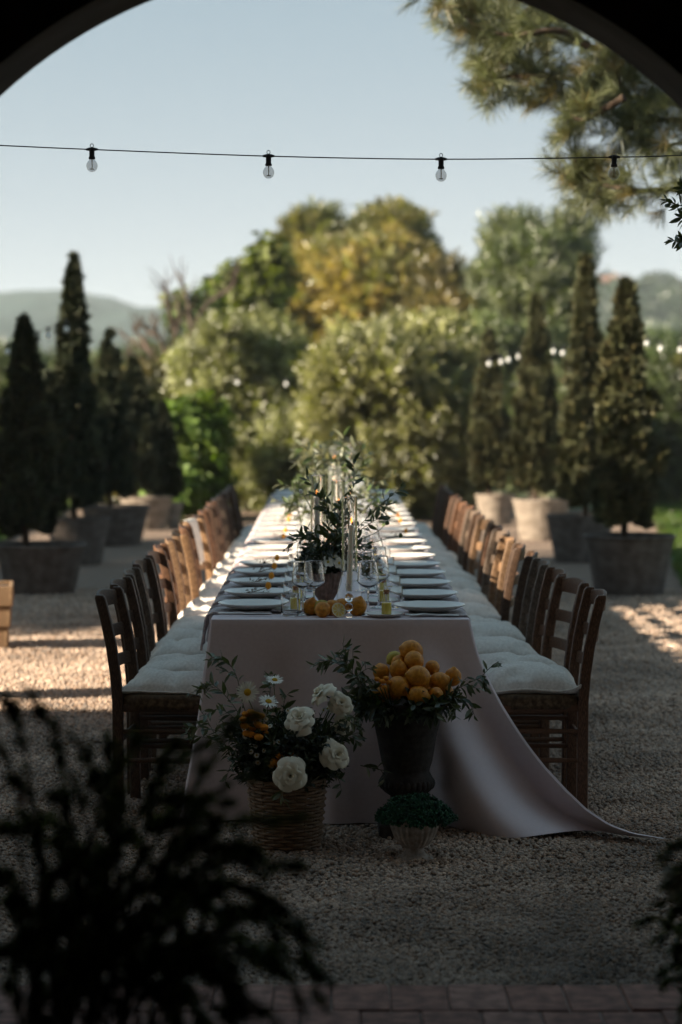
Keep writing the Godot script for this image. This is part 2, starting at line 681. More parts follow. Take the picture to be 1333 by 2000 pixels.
func build_hills() -> void:
	# far mountain
	var top := [[-2500, 640], [-900, 600], [-200, 585], [0, 566], [60, 561], [130, 560], [200, 572], [290, 594], [360, 588], [430, 582], [600, 592], [780, 590], [920, 573], [960, 574], [1100, 600], [1500, 610], [2600, 650]]
	var m := MB.new()
	m.grid(240, 26, func(u, w):
		var px := lerpf(-2500.0, 2600.0, u)
		var d := lerpf(380.0, 700.0, w)
		var h := (746.0 - ridge(px, top)) * 700.0 / F + 1.6
		var x := (px - 647.0) * 700.0 / F
		var y := h * pow(w, 0.8) + noise.get_noise_2d(x * 0.02, d * 0.012) * 5.0 * sin(PI * minf(w, 0.97)) + noise.get_noise_2d(x * 0.11, d * 0.05) * 0.5
		return Vector3(x, y - 1.0, -d))
	struct("mountain", m, M.mountain)
	# nearer hillside on the right with a farmhouse among trees
	var top2 := [[900, 760], [1000, 720], [1080, 640], [1140, 570], [1190, 555], [1260, 548], [1340, 560], [1500, 580], [1900, 640], [2600, 740]]
	var D := 360.0
	m = MB.new()
	m.grid(110, 24, func(u, w):
		var px := lerpf(900.0, 2600.0, u)
		var h := (746.0 - ridge(px, top2)) * D / F + 1.6
		var x := (px - 647.0) * D / F
		var d := lerpf(D - 150.0, D, w)
		return Vector3(x, h * pow(w, 1.1) - 1.0 + noise.get_noise_2d(x * 0.05, d * 0.05) * 1.2 * sin(PI * w), -d))
	struct("hillside", m, M.field)
	# woods on the hillside
	var clump := MB.new()
	for k in 46:
		var d := rdir()
		clump.leaf(frame(d + Vector3(0, 0.4, 0)) * Basis.from_scale(Vector3(0.34, 0.5, 0.4)), d * R(0.45, 0.8), 0.2, 0.1, false)
	var xf := []
	var cc := PackedColorArray()
	for i in 2600:
		var w := R()
		var px := R(1100, 1480)
		var h := (746.0 - ridge(px, top2)) * D / F + 1.6
		var x := (px - 647.0) * D / F
		var d := lerpf(D - 150.0, D, w)
		if noise.get_noise_2d(x * 0.09, w * 5.0) < (-0.05 if w > 0.55 else 0.12) and w < 0.93:
			continue
		var y := h * pow(w, 1.1) - 1.0 + noise.get_noise_2d(x * 0.05, d * 0.05) * 1.2 * sin(PI * w)
		var s := R(0.9, 1.9)
		xf.append(Transform3D(Basis(Vector3.UP, R(0, TAU)) * Basis.from_scale(Vector3(s, s * R(0.8, 1.2), s)), Vector3(x, y + s * 0.4, -d)))
		var g := R(0.6, 1.4)
		cc.append(Color(0.045 * g, 0.065 * g, 0.03 * g))
	var o := scatter(numbered("hillside_woods"), clump.mesh(), M.foliage, xf, cc, self)
	tag(o, "far woods covering the hillside on the right", "woods", "", "stuff")
	# the farmhouse roof among the trees, and the single trees on the crest
	var at := P(1184, 557, D - 5.0)
	var hs := thing("hillside_farmhouse", "small far farmhouse with an orange tiled roof among hilltop trees", "house", at + Vector3(0, -2.2, 0))
	m = MB.new()
	m.box(Vector3(0, 1.2, 0), Vector3(5.0, 2.4, 5.0), 0.05)
	part("wall", m, M.plaster, hs)
	m = MB.new()
	m.rings([[Vector3(-2.9, 2.4, 2.9), Vector3(-2.9, 2.4, -2.9), Vector3(-2.9, 3.6, 0)], [Vector3(2.9, 2.4, 2.9), Vector3(2.9, 2.4, -2.9), Vector3(2.9, 3.6, 0)]])
	part("roof", m, M.roof_tile, hs)
	m = MB.new()
	m.box(Vector3(1.2, 3.6, 0.4), Vector3(0.5, 0.9, 0.5), 0.03)
	part("chimney", m, M.plaster, hs)
	for s in [-1.3, 1.3]:
		m = MB.new()
		m.box(Vector3(s, 1.3, 2.5), Vector3(0.7, 1.0, 0.08), 0.01)
		part("window", m, M.soil, hs)
	var fl := flame_spray()
	var k := 0
	for q in [[1177, 556, 527, 13], [1212, 560, 536, 9], [1228, 560, 530, 15], [1247, 556, 540, 12], [1262, 556, 534, 14], [1294, 560, 531, 13], [1318, 566, 541, 16], [1340, 566, 545, 18]]:
		var base := P(q[0], q[1] + 8.0, D - 8.0)
		var tp := P(q[0], q[2], D - 8.0)
		var tr := thing("hilltop_tree", "far dark pointed tree on the right hilltop, %s from the left" % word(k), "tree", base, 0.0, "trees on the far hilltop")
		cone_tree(tr, tp.y - base.y, q[3] * 0.5 * (D - 8.0) / F, 260, 1.3, fl, [0.02, 0.032, 0.018], 0.06, 0.05)
		k += 1


# ---------------------------------------------------------------- the house with the arch we look through
func build_house() -> void:
	var h := thing("stone_house", "dark rendered house with the round arch framing the view", "building", Vector3(0, 0, -6.47))
	var c := CSGPolygon3D.new()
	var pl := PackedVector2Array([Vector2(-15, 0), Vector2(-1.302, 0)])
	for i in 73:
		var t := PI - PI * i / 72.0
		pl.append(Vector2(0.010 + 1.312 * cos(t), 1.430 + 1.312 * sin(t)))
	pl.append_array(PackedVector2Array([Vector2(1.322, 0), Vector2(7, 0), Vector2(7, 6.8), Vector2(-15, 6.8)]))
	c.polygon = pl
	c.depth = 0.34
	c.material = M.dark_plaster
	c.name = "arch_wall"
	h.add_child(c)
	# rendered outer face, set back a little round the arch
	var f := CSGPolygon3D.new()
	for i in pl.size():
		if i > 0 and i < 74:
			pl[i] = Vector2(0.010 + (pl[i].x - 0.010) * 1.03, pl[i].y if pl[i].y < 1.435 else 1.430 + (pl[i].y - 1.430) * 1.03)
	pl[1] = Vector2(-1.341, 0)
	pl[75 - 1] = Vector2(1.361, 0)
	f.polygon = pl
	f.depth = 0.03
	f.material = M.plaster
	f.name = "outer_render"
	h.add_child(f)
	f.position = Vector3(0, 0, 0.0)
	# CSG polygons run from z = -depth to 0: the outer face is put at the edge of the gravel
	c.position = Vector3(0, 0, 0.342)
	var m := MB.new()
	m.box(Vector3(-4.15, 1.6, 4.9), Vector3(0.3, 3.2, 8.93), 0.01)
	part("side_wall", m, M.plaster, h)
	m = MB.new()
	m.box(Vector3(4.15, 1.6, 4.9), Vector3(0.3, 3.2, 8.93), 0.01)
	part("side_wall", m, M.plaster, h)
	m = MB.new()
	m.box(Vector3(0, 1.6, 9.52), Vector3(8.6, 3.2, 0.3), 0.01)
	part("back_wall", m, M.plaster, h)
	m = MB.new()
	m.box(Vector3(0, 3.35, 5.05), Vector3(8.6, 0.3, 9.25), 0.01)
	part("ceiling", m, M.plaster, h)
	m = MB.new()
	m.box(Vector3(-15.15, 3.4, 5.0), Vector3(0.3, 6.8, 10.0), 0.01)
	part("end_wall", m, M.plaster, h)
	m = MB.new()
	m.box(Vector3(-4.0, 6.9, 4.7), Vector3(23.2, 0.2, 10.6), 0.01)
	part("roof", m, M.roof_tile, h)
	m = MB.new()
	m.box(Vector3(0, -0.076, -1.45), Vector3(8.3, 0.17, 10.0), 0.01)
	var fl := struct("loggia_floor", m, M.mortar)
	# the floor tiles at the threshold
	for row in 4:
		for i in 20:
			var w := 0.152
			var dd := 0.268
			var d := 6.455 - 0.004 - dd * (row + 0.5) - row * 0.006
			var x := -1.49 + (w + 0.003) * i + (0.075 if row % 2 else 0.0) + 0.018
			if absf(x) > 1.6:
				continue
			m = MB.new()
			m.box(Vector3.ZERO, Vector3(w - R(0, 0.003), 0.03, dd - R(0, 0.003)), 0.004)
			part("floor_tile", m, M.terracotta_tile if R() < 0.75 else M.terracotta_tile_pale, fl, Transform3D(Basis(Vector3.UP, R(-0.012, 0.012)) * Basis(Vector3(1, 0, 0), R(-0.006, 0.006)), Vector3(x, 0.0 + R(-0.002, 0.003), -d)))


# ---------------------------------------------------------------- trees
func sprig(n: int, length: float, lw: float, ll: float, up := 0.55) -> Mesh:
	# a twig one unit long with leaves about it
	var m := MB.new()
	for i in n:
		var t := (i + 0.6) / n
		var a := i * 2.4
		var out := Vector3(cos(a), 0, sin(a))
		var d := (out * (1.0 - up) + Vector3.UP * up).normalized()
		m.leaf(frame(d, Vector3.UP - d * 0.2) * Basis.from_scale(Vector3(lw, ll * R(0.75, 1.2), ll)), Vector3(0, t * length, 0) + out * 0.02, 0.25, 0.15, n < 9)
	return m.mesh()


func flame_spray() -> Mesh:
	# a flat upright spray of cypress scales
	var m := MB.new()
	for i in 11:
		var a := lerpf(-1.0, 1.0, i / 10.0)
		var d := Vector3(sin(a * 0.9), cos(a * 0.9) * (1.0 - 0.25 * absf(a)), R(-0.25, 0.25))
		m.leaf(frame(d, Vector3(0, 0, 1)) * Basis.from_scale(Vector3(0.16, R(0.6, 1.0), 0.5)), Vector3(a * 0.12, 0, 0), 0.2, 0.1, false)
	return m.mesh()


func cone_tree(tr: Node3D, height: float, radius: float, count: int, sharp: float, mesh: Mesh, k: Array, s0: float, trunk: float, bare := 0.0, brown := 0.0) -> void:
	var m := MB.new()
	m.tube([Vector3.ZERO, Vector3(0.02, height * 0.3, 0.01), Vector3(0, height * 0.8, 0)], [trunk, trunk * 0.8, trunk * 0.2], 7)
	part("trunk", m, M.bark, tr)
	var xf := []
	var cc := PackedColorArray()
	var sd := R(0, 50)
	# the crown is many upright plumes that stand out unevenly from the column
	var plumes := []
	var np := int(clampf(count / 62.0, 6.0, 84.0))
	for i in np:
		var t := pow((i + R()) / np, 1.15)
		var a := i * 2.39996 + R(-0.5, 0.5)
		var prof := pow(1.0 - t, 1.0 / sharp) * (0.72 + 0.38 * minf(t * 7.0, 1.0))
		var r := radius * prof * R(0.35, 1.05)
		plumes.append([Vector3(cos(a) * r, bare + (height - bare) * t * 0.93, sin(a) * r), height * R(0.09, 0.17) * (1.0 - 0.35 * t), radius * (0.17 + 0.14 * prof) * R(0.6, 1.3), R(0.65, 1.3)])
	for i in 9:
		plumes.append([Vector3(R(-0.04, 0.04) * radius, height * (0.48 + 0.047 * i), R(-0.04, 0.04) * radius), height * 0.14, radius * lerpf(0.55, 0.13, sqrt(i / 8.0)), R(0.8, 1.1)])
	for i in count:
		var q: Array = plumes[rng.randi() % plumes.size()]
		var u := R()
		var o := rdir()
		var p: Vector3 = q[0] + Vector3(q[0].x * 0.25 * u, q[1] * u, q[0].z * 0.25 * u) + Vector3(o.x, 0, o.z) * q[2] * (1.0 - u * 0.85) * pow(R(), 0.5)
		if noise.get_noise_3dv(p * 3.2 + Vector3.ONE * sd) < -0.32 or p.y > height:
			continue
		var out := Vector3(q[0].x, 0, q[0].z)
		var d := Vector3.UP * R(0.7, 1.3) + out.normalized() * R(0.1, 0.7) + rdir() * 0.35
		var s := s0 * R(0.55, 1.2) * (1.0 - 0.4 * p.y / height)
		xf.append(Transform3D(frame(d, out + rdir() * 0.2) * s, p))
		var g: float = R(0.6, 1.4) * q[3]
		var b := brown if R() < 0.3 else 0.0
		cc.append(Color(k[0] * g + b * 0.05, k[1] * g + b * 0.028, k[2] * g + b * 0.008))
	scatter("crown", mesh, M.dark_foliage, xf, cc, tr)


func tree(called: String, label: String, lobes: Array, d: float, trunk_px: float, mesh: Mesh, count: int, k: Array, k2: Array, mix2: float, size: float, gap := -0.25, droop := 0.0, category := "tree", group := "trees beyond the court") -> Node3D:
	var foot := G(trunk_px, 1000)
	foot = P(trunk_px, 900, d)
	foot.y = -0.05
	var tr := thing(called, label, category, foot, 0.0, group)
	var c := []
	var wsum := 0.0
	for l in lobes:
		var ctr := P(l[0], l[1], d + R(-0.06, 0.06) * d * 0.4)
		var s: float = d / F
		var rad := Vector3(l[2] * s, l[3] * s, (l[2] + l[3]) * 0.5 * s)
		var w := pow(rad.x * rad.y * rad.z, 0.6667)
		wsum += w
		c.append([ctr - foot, rad, w])
		for i in 6:
			var sd0 := rdir()
			sd0.y = absf(sd0.y) * 0.8 + sd0.y * 0.2
			var k0 := R(0.22, 0.42)
			c.append([ctr - foot + sd0 * rad * R(0.8, 1.05), rad * k0, w * k0 * k0 * 1.2])
			wsum += w * k0 * k0 * 1.2
	var m := MB.new()
	var top := Vector3.ZERO
	for q in c:
		top += q[0] / c.size()
	var h := top.y
	var r0 := clampf(h * 0.035, 0.05, 0.22)
	m.tube(curve([Vector3.ZERO, Vector3(R(-0.1, 0.1), h * 0.35, R(-0.1, 0.1)), Vector3(top.x * 0.6, h * 0.7, top.z * 0.5), top], 10), [r0 * 1.25, r0, r0 * 0.95, r0 * 0.9, r0 * 0.85, r0 * 0.75, r0 * 0.65, r0 * 0.55, r0 * 0.45, r0 * 0.35, r0 * 0.25], 8)
	part("trunk", m, M.bark, tr)
	for q in c:
		if q[2] < 0.35 * c[0][2]:
			continue
		m = MB.new()
		var st := Vector3(top.x * 0.4, minf(h * 0.55, q[0].y * 0.7), top.z * 0.4)
		m.tube(curve([st, st.lerp(q[0], 0.5) + Vector3(R(-0.15, 0.15), R(-0.05, 0.2), R(-0.1, 0.1)), q[0] + Vector3(0, q[1].y * 0.5, 0)], 6), [r0 * 0.5, r0 * 0.42, r0 * 0.35, r0 * 0.28, r0 * 0.22, r0 * 0.15, r0 * 0.08], 6)
		part("limb", m, M.bark, tr)
	var xf := []
	var cc := PackedColorArray()
	var sd := R(0, 90)
	for q in c:
		var n := int(count * 1.25 * q[2] / wsum)
		for i in n:
			var dir := rdir()
			var b := 1.0 + 0.55 * noise.get_noise_3dv(dir * 1.6 + Vector3.ONE * (sd + q[0].x))
			var p: Vector3 = q[0] + dir * (q[1] as Vector3) * b * pow(R(), 0.30)
			var nz := noise.get_noise_3dv(p * (1.0 / (size * 2.6)) + Vector3.ONE * sd)
			if nz < gap + 0.06 or p.y < 0.1:
				continue
			var up := dir * 0.9 + Vector3(0, 0.5 - droop, 0) + rdir() * 0.7
			xf.append(Transform3D(frame(up, dir + Vector3(0, 0.5, 0)) * size * R(0.6, 1.25), p))
			var g := R(0.5, 1.55) * (1.0 + 0.7 * nz)
			var kk: Array = k2 if noise.get_noise_3dv(p * (1.2 / size * 0.25) + Vector3.ONE * (sd + 31.0)) + R(-0.25, 0.25) > 0.4 - mix2 * 0.8 else k
			cc.append(Color(kk[0] * g, kk[1] * g, kk[2] * g))
	scatter("crown", mesh, M.broad_leaf if called in ["fig_tree", "bright_shrub"] else M.foliage, xf, cc, tr)
	return tr


func build_trees() -> void:
	var olive := sprig(12, 1.0, 0.105, 0.36)
	var broad := sprig(8, 0.9, 0.30, 0.42, 0.4)
	var feather := sprig(15, 1.0, 0.11, 0.38, 0.65)
	tree("dark_tree", "dark olive green tree rising behind the golden tree", [[620, 490, 52, 48], [590, 540, 40, 40], [755, 490, 55, 52], [768, 450, 32, 24], [700, 510, 50, 40], [800, 540, 30, 50]], 47.0, 690, feather, 5800, [0.125, 0.13, 0.045], [0.20, 0.175, 0.06], 0.45, 0.42, -0.06)
	tree("golden_tree", "tall golden yellow tree in the middle behind the olives", [[655, 610, 110, 75], [570, 590, 70, 62], [740, 590, 75, 75], [690, 535, 58, 42], [620, 655, 70, 60], [545, 640, 48, 48], [770, 640, 45, 55], [750, 540, 45, 40], [640, 545, 50, 45]], 42.0, 670, feather, 9500, [0.33, 0.25, 0.092], [0.22, 0.205, 0.085], 0.5, 0.40, -0.12)
	tree("fig_tree", "broad leaved green tree left of the golden tree", [[415, 620, 62, 48], [395, 665, 45, 40], [480, 595, 38, 46], [522, 545, 24, 42], [545, 570, 30, 30], [455, 650, 45, 40]], 38.0, 440, broad, 3200, [0.075, 0.105, 0.03], [0.13, 0.145, 0.045], 0.35, 0.36, -0.02)
	tree("brown_tree", "brownish green tree between the golden and the tall grey green tree", [[860, 575, 38, 42], [845, 625, 52, 52], [905, 625, 60, 50], [945, 630, 40, 35]], 41.0, 880, olive, 3600, [0.16, 0.13, 0.05], [0.26, 0.19, 0.065], 0.3, 0.36, -0.25)
	tree("tall_olive_tree", "tall grey green olive tree behind the right hand cypresses", [[1008, 480, 44, 44], [1088, 468, 38, 38], [1040, 530, 68, 52], [1098, 535, 36, 48], [1000, 570, 44, 50], [1060, 590, 60, 44]], 36.0, 1050, olive, 5600, [0.105, 0.125, 0.065], [0.16, 0.175, 0.10], 0.35, 0.34, -0.12)
	tree("olive_tree", "sunlit silvery olive tree left of the table's far end", [[470, 770, 85, 100], [420, 720, 50, 55], [545, 790, 65, 115], [470, 880, 85, 95], [525, 700, 55, 40], [405, 830, 36, 70], [470, 960, 70, 60], [560, 920, 50, 90], [590, 840, 30, 90], [452, 672, 30, 32], [522, 660, 26, 26], [400, 690, 22, 26]], 31.0, 500, olive, 11000, [0.225, 0.225, 0.108], [0.31, 0.31, 0.185], 0.4, 0.27, -0.32)
	tree("olive_tree", "broad silvery olive tree behind the table's far end on the right", [[730, 745, 90, 82], [690, 830, 70, 95], [800, 730, 75, 55], [870, 730, 66, 55], [820, 825, 95, 105], [745, 930, 90, 90], [885, 900, 70, 95], [655, 800, 32, 75], [820, 960, 80, 60], [702, 672, 36, 28], [775, 662, 28, 24], [846, 668, 36, 26]], 29.3, 790, olive, 13500, [0.225, 0.215, 0.10], [0.31, 0.30, 0.175], 0.4, 0.27, -0.32)
	tree("olive_tree", "pale olive tree seen between the right hand cypresses", [[1000, 730, 60, 60], [960, 700, 50, 45], [1050, 700, 50, 50], [1130, 760, 55, 70], [1000, 860, 70, 100], [1130, 880, 70, 90], [1080, 800, 60, 80]], 34.5, 1040, olive, 8000, [0.15, 0.175, 0.085], [0.235, 0.26, 0.15], 0.4, 0.27, -0.22)
	tree("bright_shrub", "bright yellow green shrub at the left edge of the gravel", [[365, 880, 48, 55], [345, 950, 36, 55], [400, 950, 40, 60], [385, 830, 34, 34], [420, 890, 28, 60]], 29.0, 375, broad, 2600, [0.10, 0.155, 0.03], [0.16, 0.21, 0.045], 0.35, 0.24, -0.15, 0.0, "shrub", "shrubs round the court")
	tree("dark_shrub", "dark hedge shrub behind the leftmost cypress", [[20, 860, 60, 95], [70, 800, 50, 60], [10, 950, 60, 70], [-40, 800, 60, 90]], 33.0, 30, olive, 4200, [0.07, 0.085, 0.035], [0.11, 0.12, 0.05], 0.25, 0.28, -0.3, 0.0, "shrub", "shrubs round the court")
	tree("dark_shrub", "brownish shrub behind the small left hand cypresses", [[225, 830, 48, 80], [285, 790, 36, 55], [270, 880, 55, 90], [200, 920, 60, 60]], 32.0, 250, olive, 3600, [0.085, 0.085, 0.035], [0.15, 0.12, 0.045], 0.3, 0.28, -0.25, 0.0, "shrub", "shrubs round the court")
	tree("dark_shrub", "dark shrub at the right edge beyond the largest planter", [[1310, 800, 40, 70], [1300, 890, 46, 90], [1350, 840, 50, 110], [1270, 930, 50, 60]], 31.0, 1315, olive, 4000, [0.06, 0.075, 0.03], [0.14, 0.13, 0.045], 0.2, 0.27, -0.3, 0.0, "shrub", "shrubs round the court")
	tree("far_hedge", "long green hedge far behind the olives on the left", [[100, 760, 110, 40], [280, 740, 90, 40], [-60, 750, 100, 50], [420, 740, 90, 50]], 60.0, 200, olive, 4200, [0.08, 0.11, 0.04], [0.12, 0.14, 0.06], 0.3, 0.5, -0.4, 0.0, "hedge", "hedges beyond the court")
	tree("far_hedge", "long green hedge far behind the cypresses on the right", [[1150, 730, 90, 50], [1300, 720, 90, 45], [950, 740, 100, 60], [1420, 730, 90, 60]], 60.0, 1250, olive, 4200, [0.075, 0.11, 0.035], [0.13, 0.16, 0.05], 0.3, 0.5, -0.4, 0.0, "hedge", "hedges beyond the court")
	# bare tree on the left
	var d := 33.0
	var foot := P(343, 900, d)
	foot.y = -0.05
	var bt := thing("bare_tree", "bare brown tree with crooked branches left of the olives", "tree", foot, 0.0, "trees beyond the court")
	var m := MB.new()
	var tr := []
	for q in [[345, 985], [344, 880], [342, 800], [341, 760], [338, 728]]:
		tr.append(P(q[0], q[1], d) - foot)
	m.tube(curve(tr, 10), [0.10, 0.095, 0.09, 0.085, 0.08, 0.07, 0.065, 0.06, 0.055, 0.05, 0.045], 8)
	part("trunk", m, M.bare_wood, bt)
	for l in [[[340, 745], [318, 712], [295, 690], [262, 668], [238, 655]], [[338, 730], [325, 690], [312, 660], [300, 636]], [[342, 780], [322, 755], [300, 742], [282, 738]], [[340, 735], [352, 700], [368, 668], [380, 640]], [[318, 712], [290, 703], [268, 700], [246, 690]], [[295, 690], [280, 665], [270, 650], [258, 640]], [[325, 690], [345, 650], [350, 610], [347, 575]], [[312, 660], [292, 648], [278, 640]], [[368, 668], [372, 620], [360, 560], [352, 535]], [[345, 650], [330, 600], [326, 570], [318, 548]], [[368, 668], [400, 600], [455, 560], [462, 522]], [[300, 742], [285, 728], [270, 722]]]:
		m = MB.new()
		var pp := []
		var dz := R(-0.5, 0.5)
		for i in l.size():
			pp.append(P(l[i][0], l[i][1], d + dz * i / 3.0) - foot)
		var n := 8
		var rr := []
		for i in n + 1:
			rr.append(lerpf(0.038, 0.010, float(i) / n))
		m.tube(curve(pp, n), rr, 5)
		for i in 16:
			var w: Vector3 = curve(pp, 20)[R(5, 20)]
			var e: Vector3 = w + Vector3(R(-0.25, 0.15), R(0.05, 0.32), R(-0.2, 0.2))
			m.tube([w, w.lerp(e, 0.5) + rdir() * 0.03, e], [0.009, 0.007, 0.003], 4)
		part("branch", m, M.bare_wood, bt)
	build_pine()
	# tall trees out of the frame to the left, through which the evening sun dapples the court
	shade_tree("small leafy tree standing left of the court, nearest the house but one", Vector3(-9.9, 0, -13.9), 3.9, 1.15, -0.3, 5)
	shade_tree("wide leafy tree standing left of the court, beside the table's far half", Vector3(-9.6, 0, -16.7), 4.3, 2.0, -0.35, 9)
	shade_tree("tall leafy tree standing left of the court, behind the wide one", Vector3(-9.3, 0, -16.4), 5.1, 1.7, -0.3, 7)
	shade_tree("tall slim tree standing left of the court, rising above the wide one", Vector3(-9.0, 0, -14.6), 5.6, 0.9, -0.3, 4)
	shade_tree("tall slim tree standing left of the court, beside the farther planters", Vector3(-9.2, 0, -17.9), 5.7, 0.9, -0.3, 4)
	shade_tree("leafy tree standing left of the court, farthest from the house", Vector3(-9.6, 0, -21.1), 4.0, 1.4, -0.2, 6)
	shade_tree("thin airy tree standing left of the court, nearest the house", Vector3(-6.2, 0, -11.0), 5.0, 0.9, 0.05, 4)


func shade_tree(label: String, at: Vector3, hc: float, rad0: float, gap: float, lobes: int) -> void:
	var tr := thing("shade_tree", label, "tree", at, 0.0, "tall trees left of the court")
	var m := MB.new()
	m.tube([Vector3.ZERO, Vector3(0.1, hc * 0.4, 0), Vector3(0, hc * 0.8, 0.1), Vector3(0, hc + rad0 * 0.6, 0)], [0.22, 0.18, 0.13, 0.05], 9)
	part("trunk", m, M.bark, tr)
	var mesh := sprig(13, 1.0, 0.12, 0.36)
	var xf := []
	var cc := PackedColorArray()
	for i in lobes:
		var off := rdir() * rad0 * (0.55 if i > 0 else 0.0)
		var ctr := Vector3(0, hc, 0) + off
		var rad := rad0 * R(0.55, 0.75)
		m = MB.new()
		m.tube([Vector3(0, ctr.y * 0.6, 0), ctr], [0.06, 0.025], 6)
		part("limb", m, M.bark, tr)
		for j in int(420 * rad * rad):
			var dir := rdir()
			var p := ctr + dir * rad * pow(R(), 0.4) * (1.0 + 0.4 * noise.get_noise_3dv(dir * 1.7 + ctr))
			if noise.get_noise_3dv(p * 0.9 + at) < gap:
				continue
			xf.append(Transform3D(frame(dir + Vector3(0, 0.4, 0) + rdir() * 0.6) * R(0.25, 0.45), p))
			var g := R(0.6, 1.3)
			cc.append(Color(0.08 * g, 0.10 * g, 0.04 * g))
	scatter("crown", mesh, M.foliage, xf, cc, tr)


func build_pine() -> void:
	var d := 14.5
	var foot := P(1700, 900, d)
	foot.y = 0.0
	var tr := thing("pine_tree", "long needled pine whose branches hang in at the upper right", "tree", foot, 0.0)
	var m := MB.new()
	m.tube(curve([Vector3.ZERO, Vector3(0.15, 2.5, 0), Vector3(0, 4.5, 0), Vector3(0.1, 6.5, 0)], 8), [0.2, 0.19, 0.18, 0.17, 0.15, 0.13, 0.11, 0.08, 0.04], 10)
	part("trunk", m, M.bark, tr)
	# a tuft: long needles fanned about a shoot
	var tufts := []
	for k in 2:
		var t := MB.new()
		for i in 44:
			var a := R(0, TAU)
			var y := R(0.0, 0.5)
			var out := Vector3(cos(a), 0, sin(a))
			var dd := (out * R(0.45, 1.0) + Vector3.UP * R(0.5, 1.1) + Vector3(0, 0, 0)).normalized()
			var ln := R(0.7, 1.0)
			var w := dd.cross(rdir()).normalized() * 0.0085
			var s := Vector3(0, y, 0)
			var a0 := t.add(s - w)
			var a1 := t.add(s + w)
			var mid := s + dd * ln * 0.6
			var b0 := t.add(mid - w)
			var b1 := t.add(mid + w)
			var tip := t.add(s + dd * ln + Vector3(0, -0.08, 0))
			t.quad(a0, a1, b1, b0)
			t.tri(b0, b1, tip)
		tufts.append(t.mesh())
	# branches as they hang in the picture: [points], density
	var br := [
		[[1520, -60], [1330, 20], [1180, 20], [1060, -10], [960, -40], [890, -30], [868, 2]],
		[[1480, 60], [1300, 110], [1150, 90], [1050, 60], [970, 25], [925, 20]],
		[[1300, 110], [1180, 150], [1090, 150], [1010, 120], [955, 90], [935, 125]],
		[[1150, 90], [1090, 60], [1000, 70], [940, 55], [905, 30]],
		[[1480, 200], [1330, 200], [1220, 190], [1140, 190], [1085, 180], [1030, 165]],
		[[1220, 190], [1170, 220], [1140, 235], [1115, 225]],
		[[1090, 150], [1040, 150], [990, 150], [960, 165]],
		[[1500, 260], [1380, 240], [1290, 235], [1240, 250], [1205, 262]],
		[[1290, 235], [1250, 210], [1218, 190], [1210, 150]],
		[[1420, 400], [1330, 372], [1280, 372], [1235, 372], [1180, 360], [1142, 345], [1124, 312]],
		[[1235, 372], [1200, 385], [1160, 370], [1130, 350]],
		[[1300, 20], [1240, 80], [1200, 120], [1170, 160]],
		[[1400, 130], [1330, 160], [1290, 190], [1260, 225]],
		[[1500, 300], [1400, 290], [1340, 280], [1290, 285]],
		[[1060, -10], [1020, 30], [980, 60]], [[1330, 60], [1260, 60], [1150, 40], [1080, 30]], [[1400, 60], [1330, 90], [1250, 120], [1170, 110]]]
	var xf := [[], []]
	var cc := [PackedColorArray(), PackedColorArray()]
	for b in br:
		m = MB.new()
		var pp := []
		var dz := R(-0.5, 0.5)
		for q in b:
			pp.append(P(q[0], q[1], d + dz + R(-0.1, 0.1)) - foot)
		var n: int = b.size() * 5
		var cv := curve(pp, n)
		var rr := []
		for i in n + 1:
			rr.append(lerpf(0.024, 0.007, float(i) / n))
		m.tube(cv, rr, 6)
		part("branch", m, M.bark, tr)
		for i in range(2, n + 1):
			var dir: Vector3 = (cv[i] - cv[i - 1]).normalized()
			for j in (4 if i > n * 0.5 else 3 if i > n * 0.3 else 2):
				var side := rdir()
				var off: Vector3 = cv[i] + side * R(0.0, 0.14)
				var grow := (dir * R(0.3, 1.0) + side * 0.7 + Vector3(0, R(-0.35, 0.35), 0)).normalized()
				var kk := rng.randi() % 2
				xf[kk].append(Transform3D(frame(grow) * R(0.11, 0.17), off))
				var g := R(0.55, 1.35)
				var br_ := 1.0 if R() < 0.12 else 0.0
				cc[kk].append(Color((0.135 + 0.05 * br_) * g, 0.148 * g, (0.068 - 0.01 * br_) * g))
	for kk in 2:
		scatter("needles", tufts[kk], M.needle, xf[kk], cc[kk], tr)


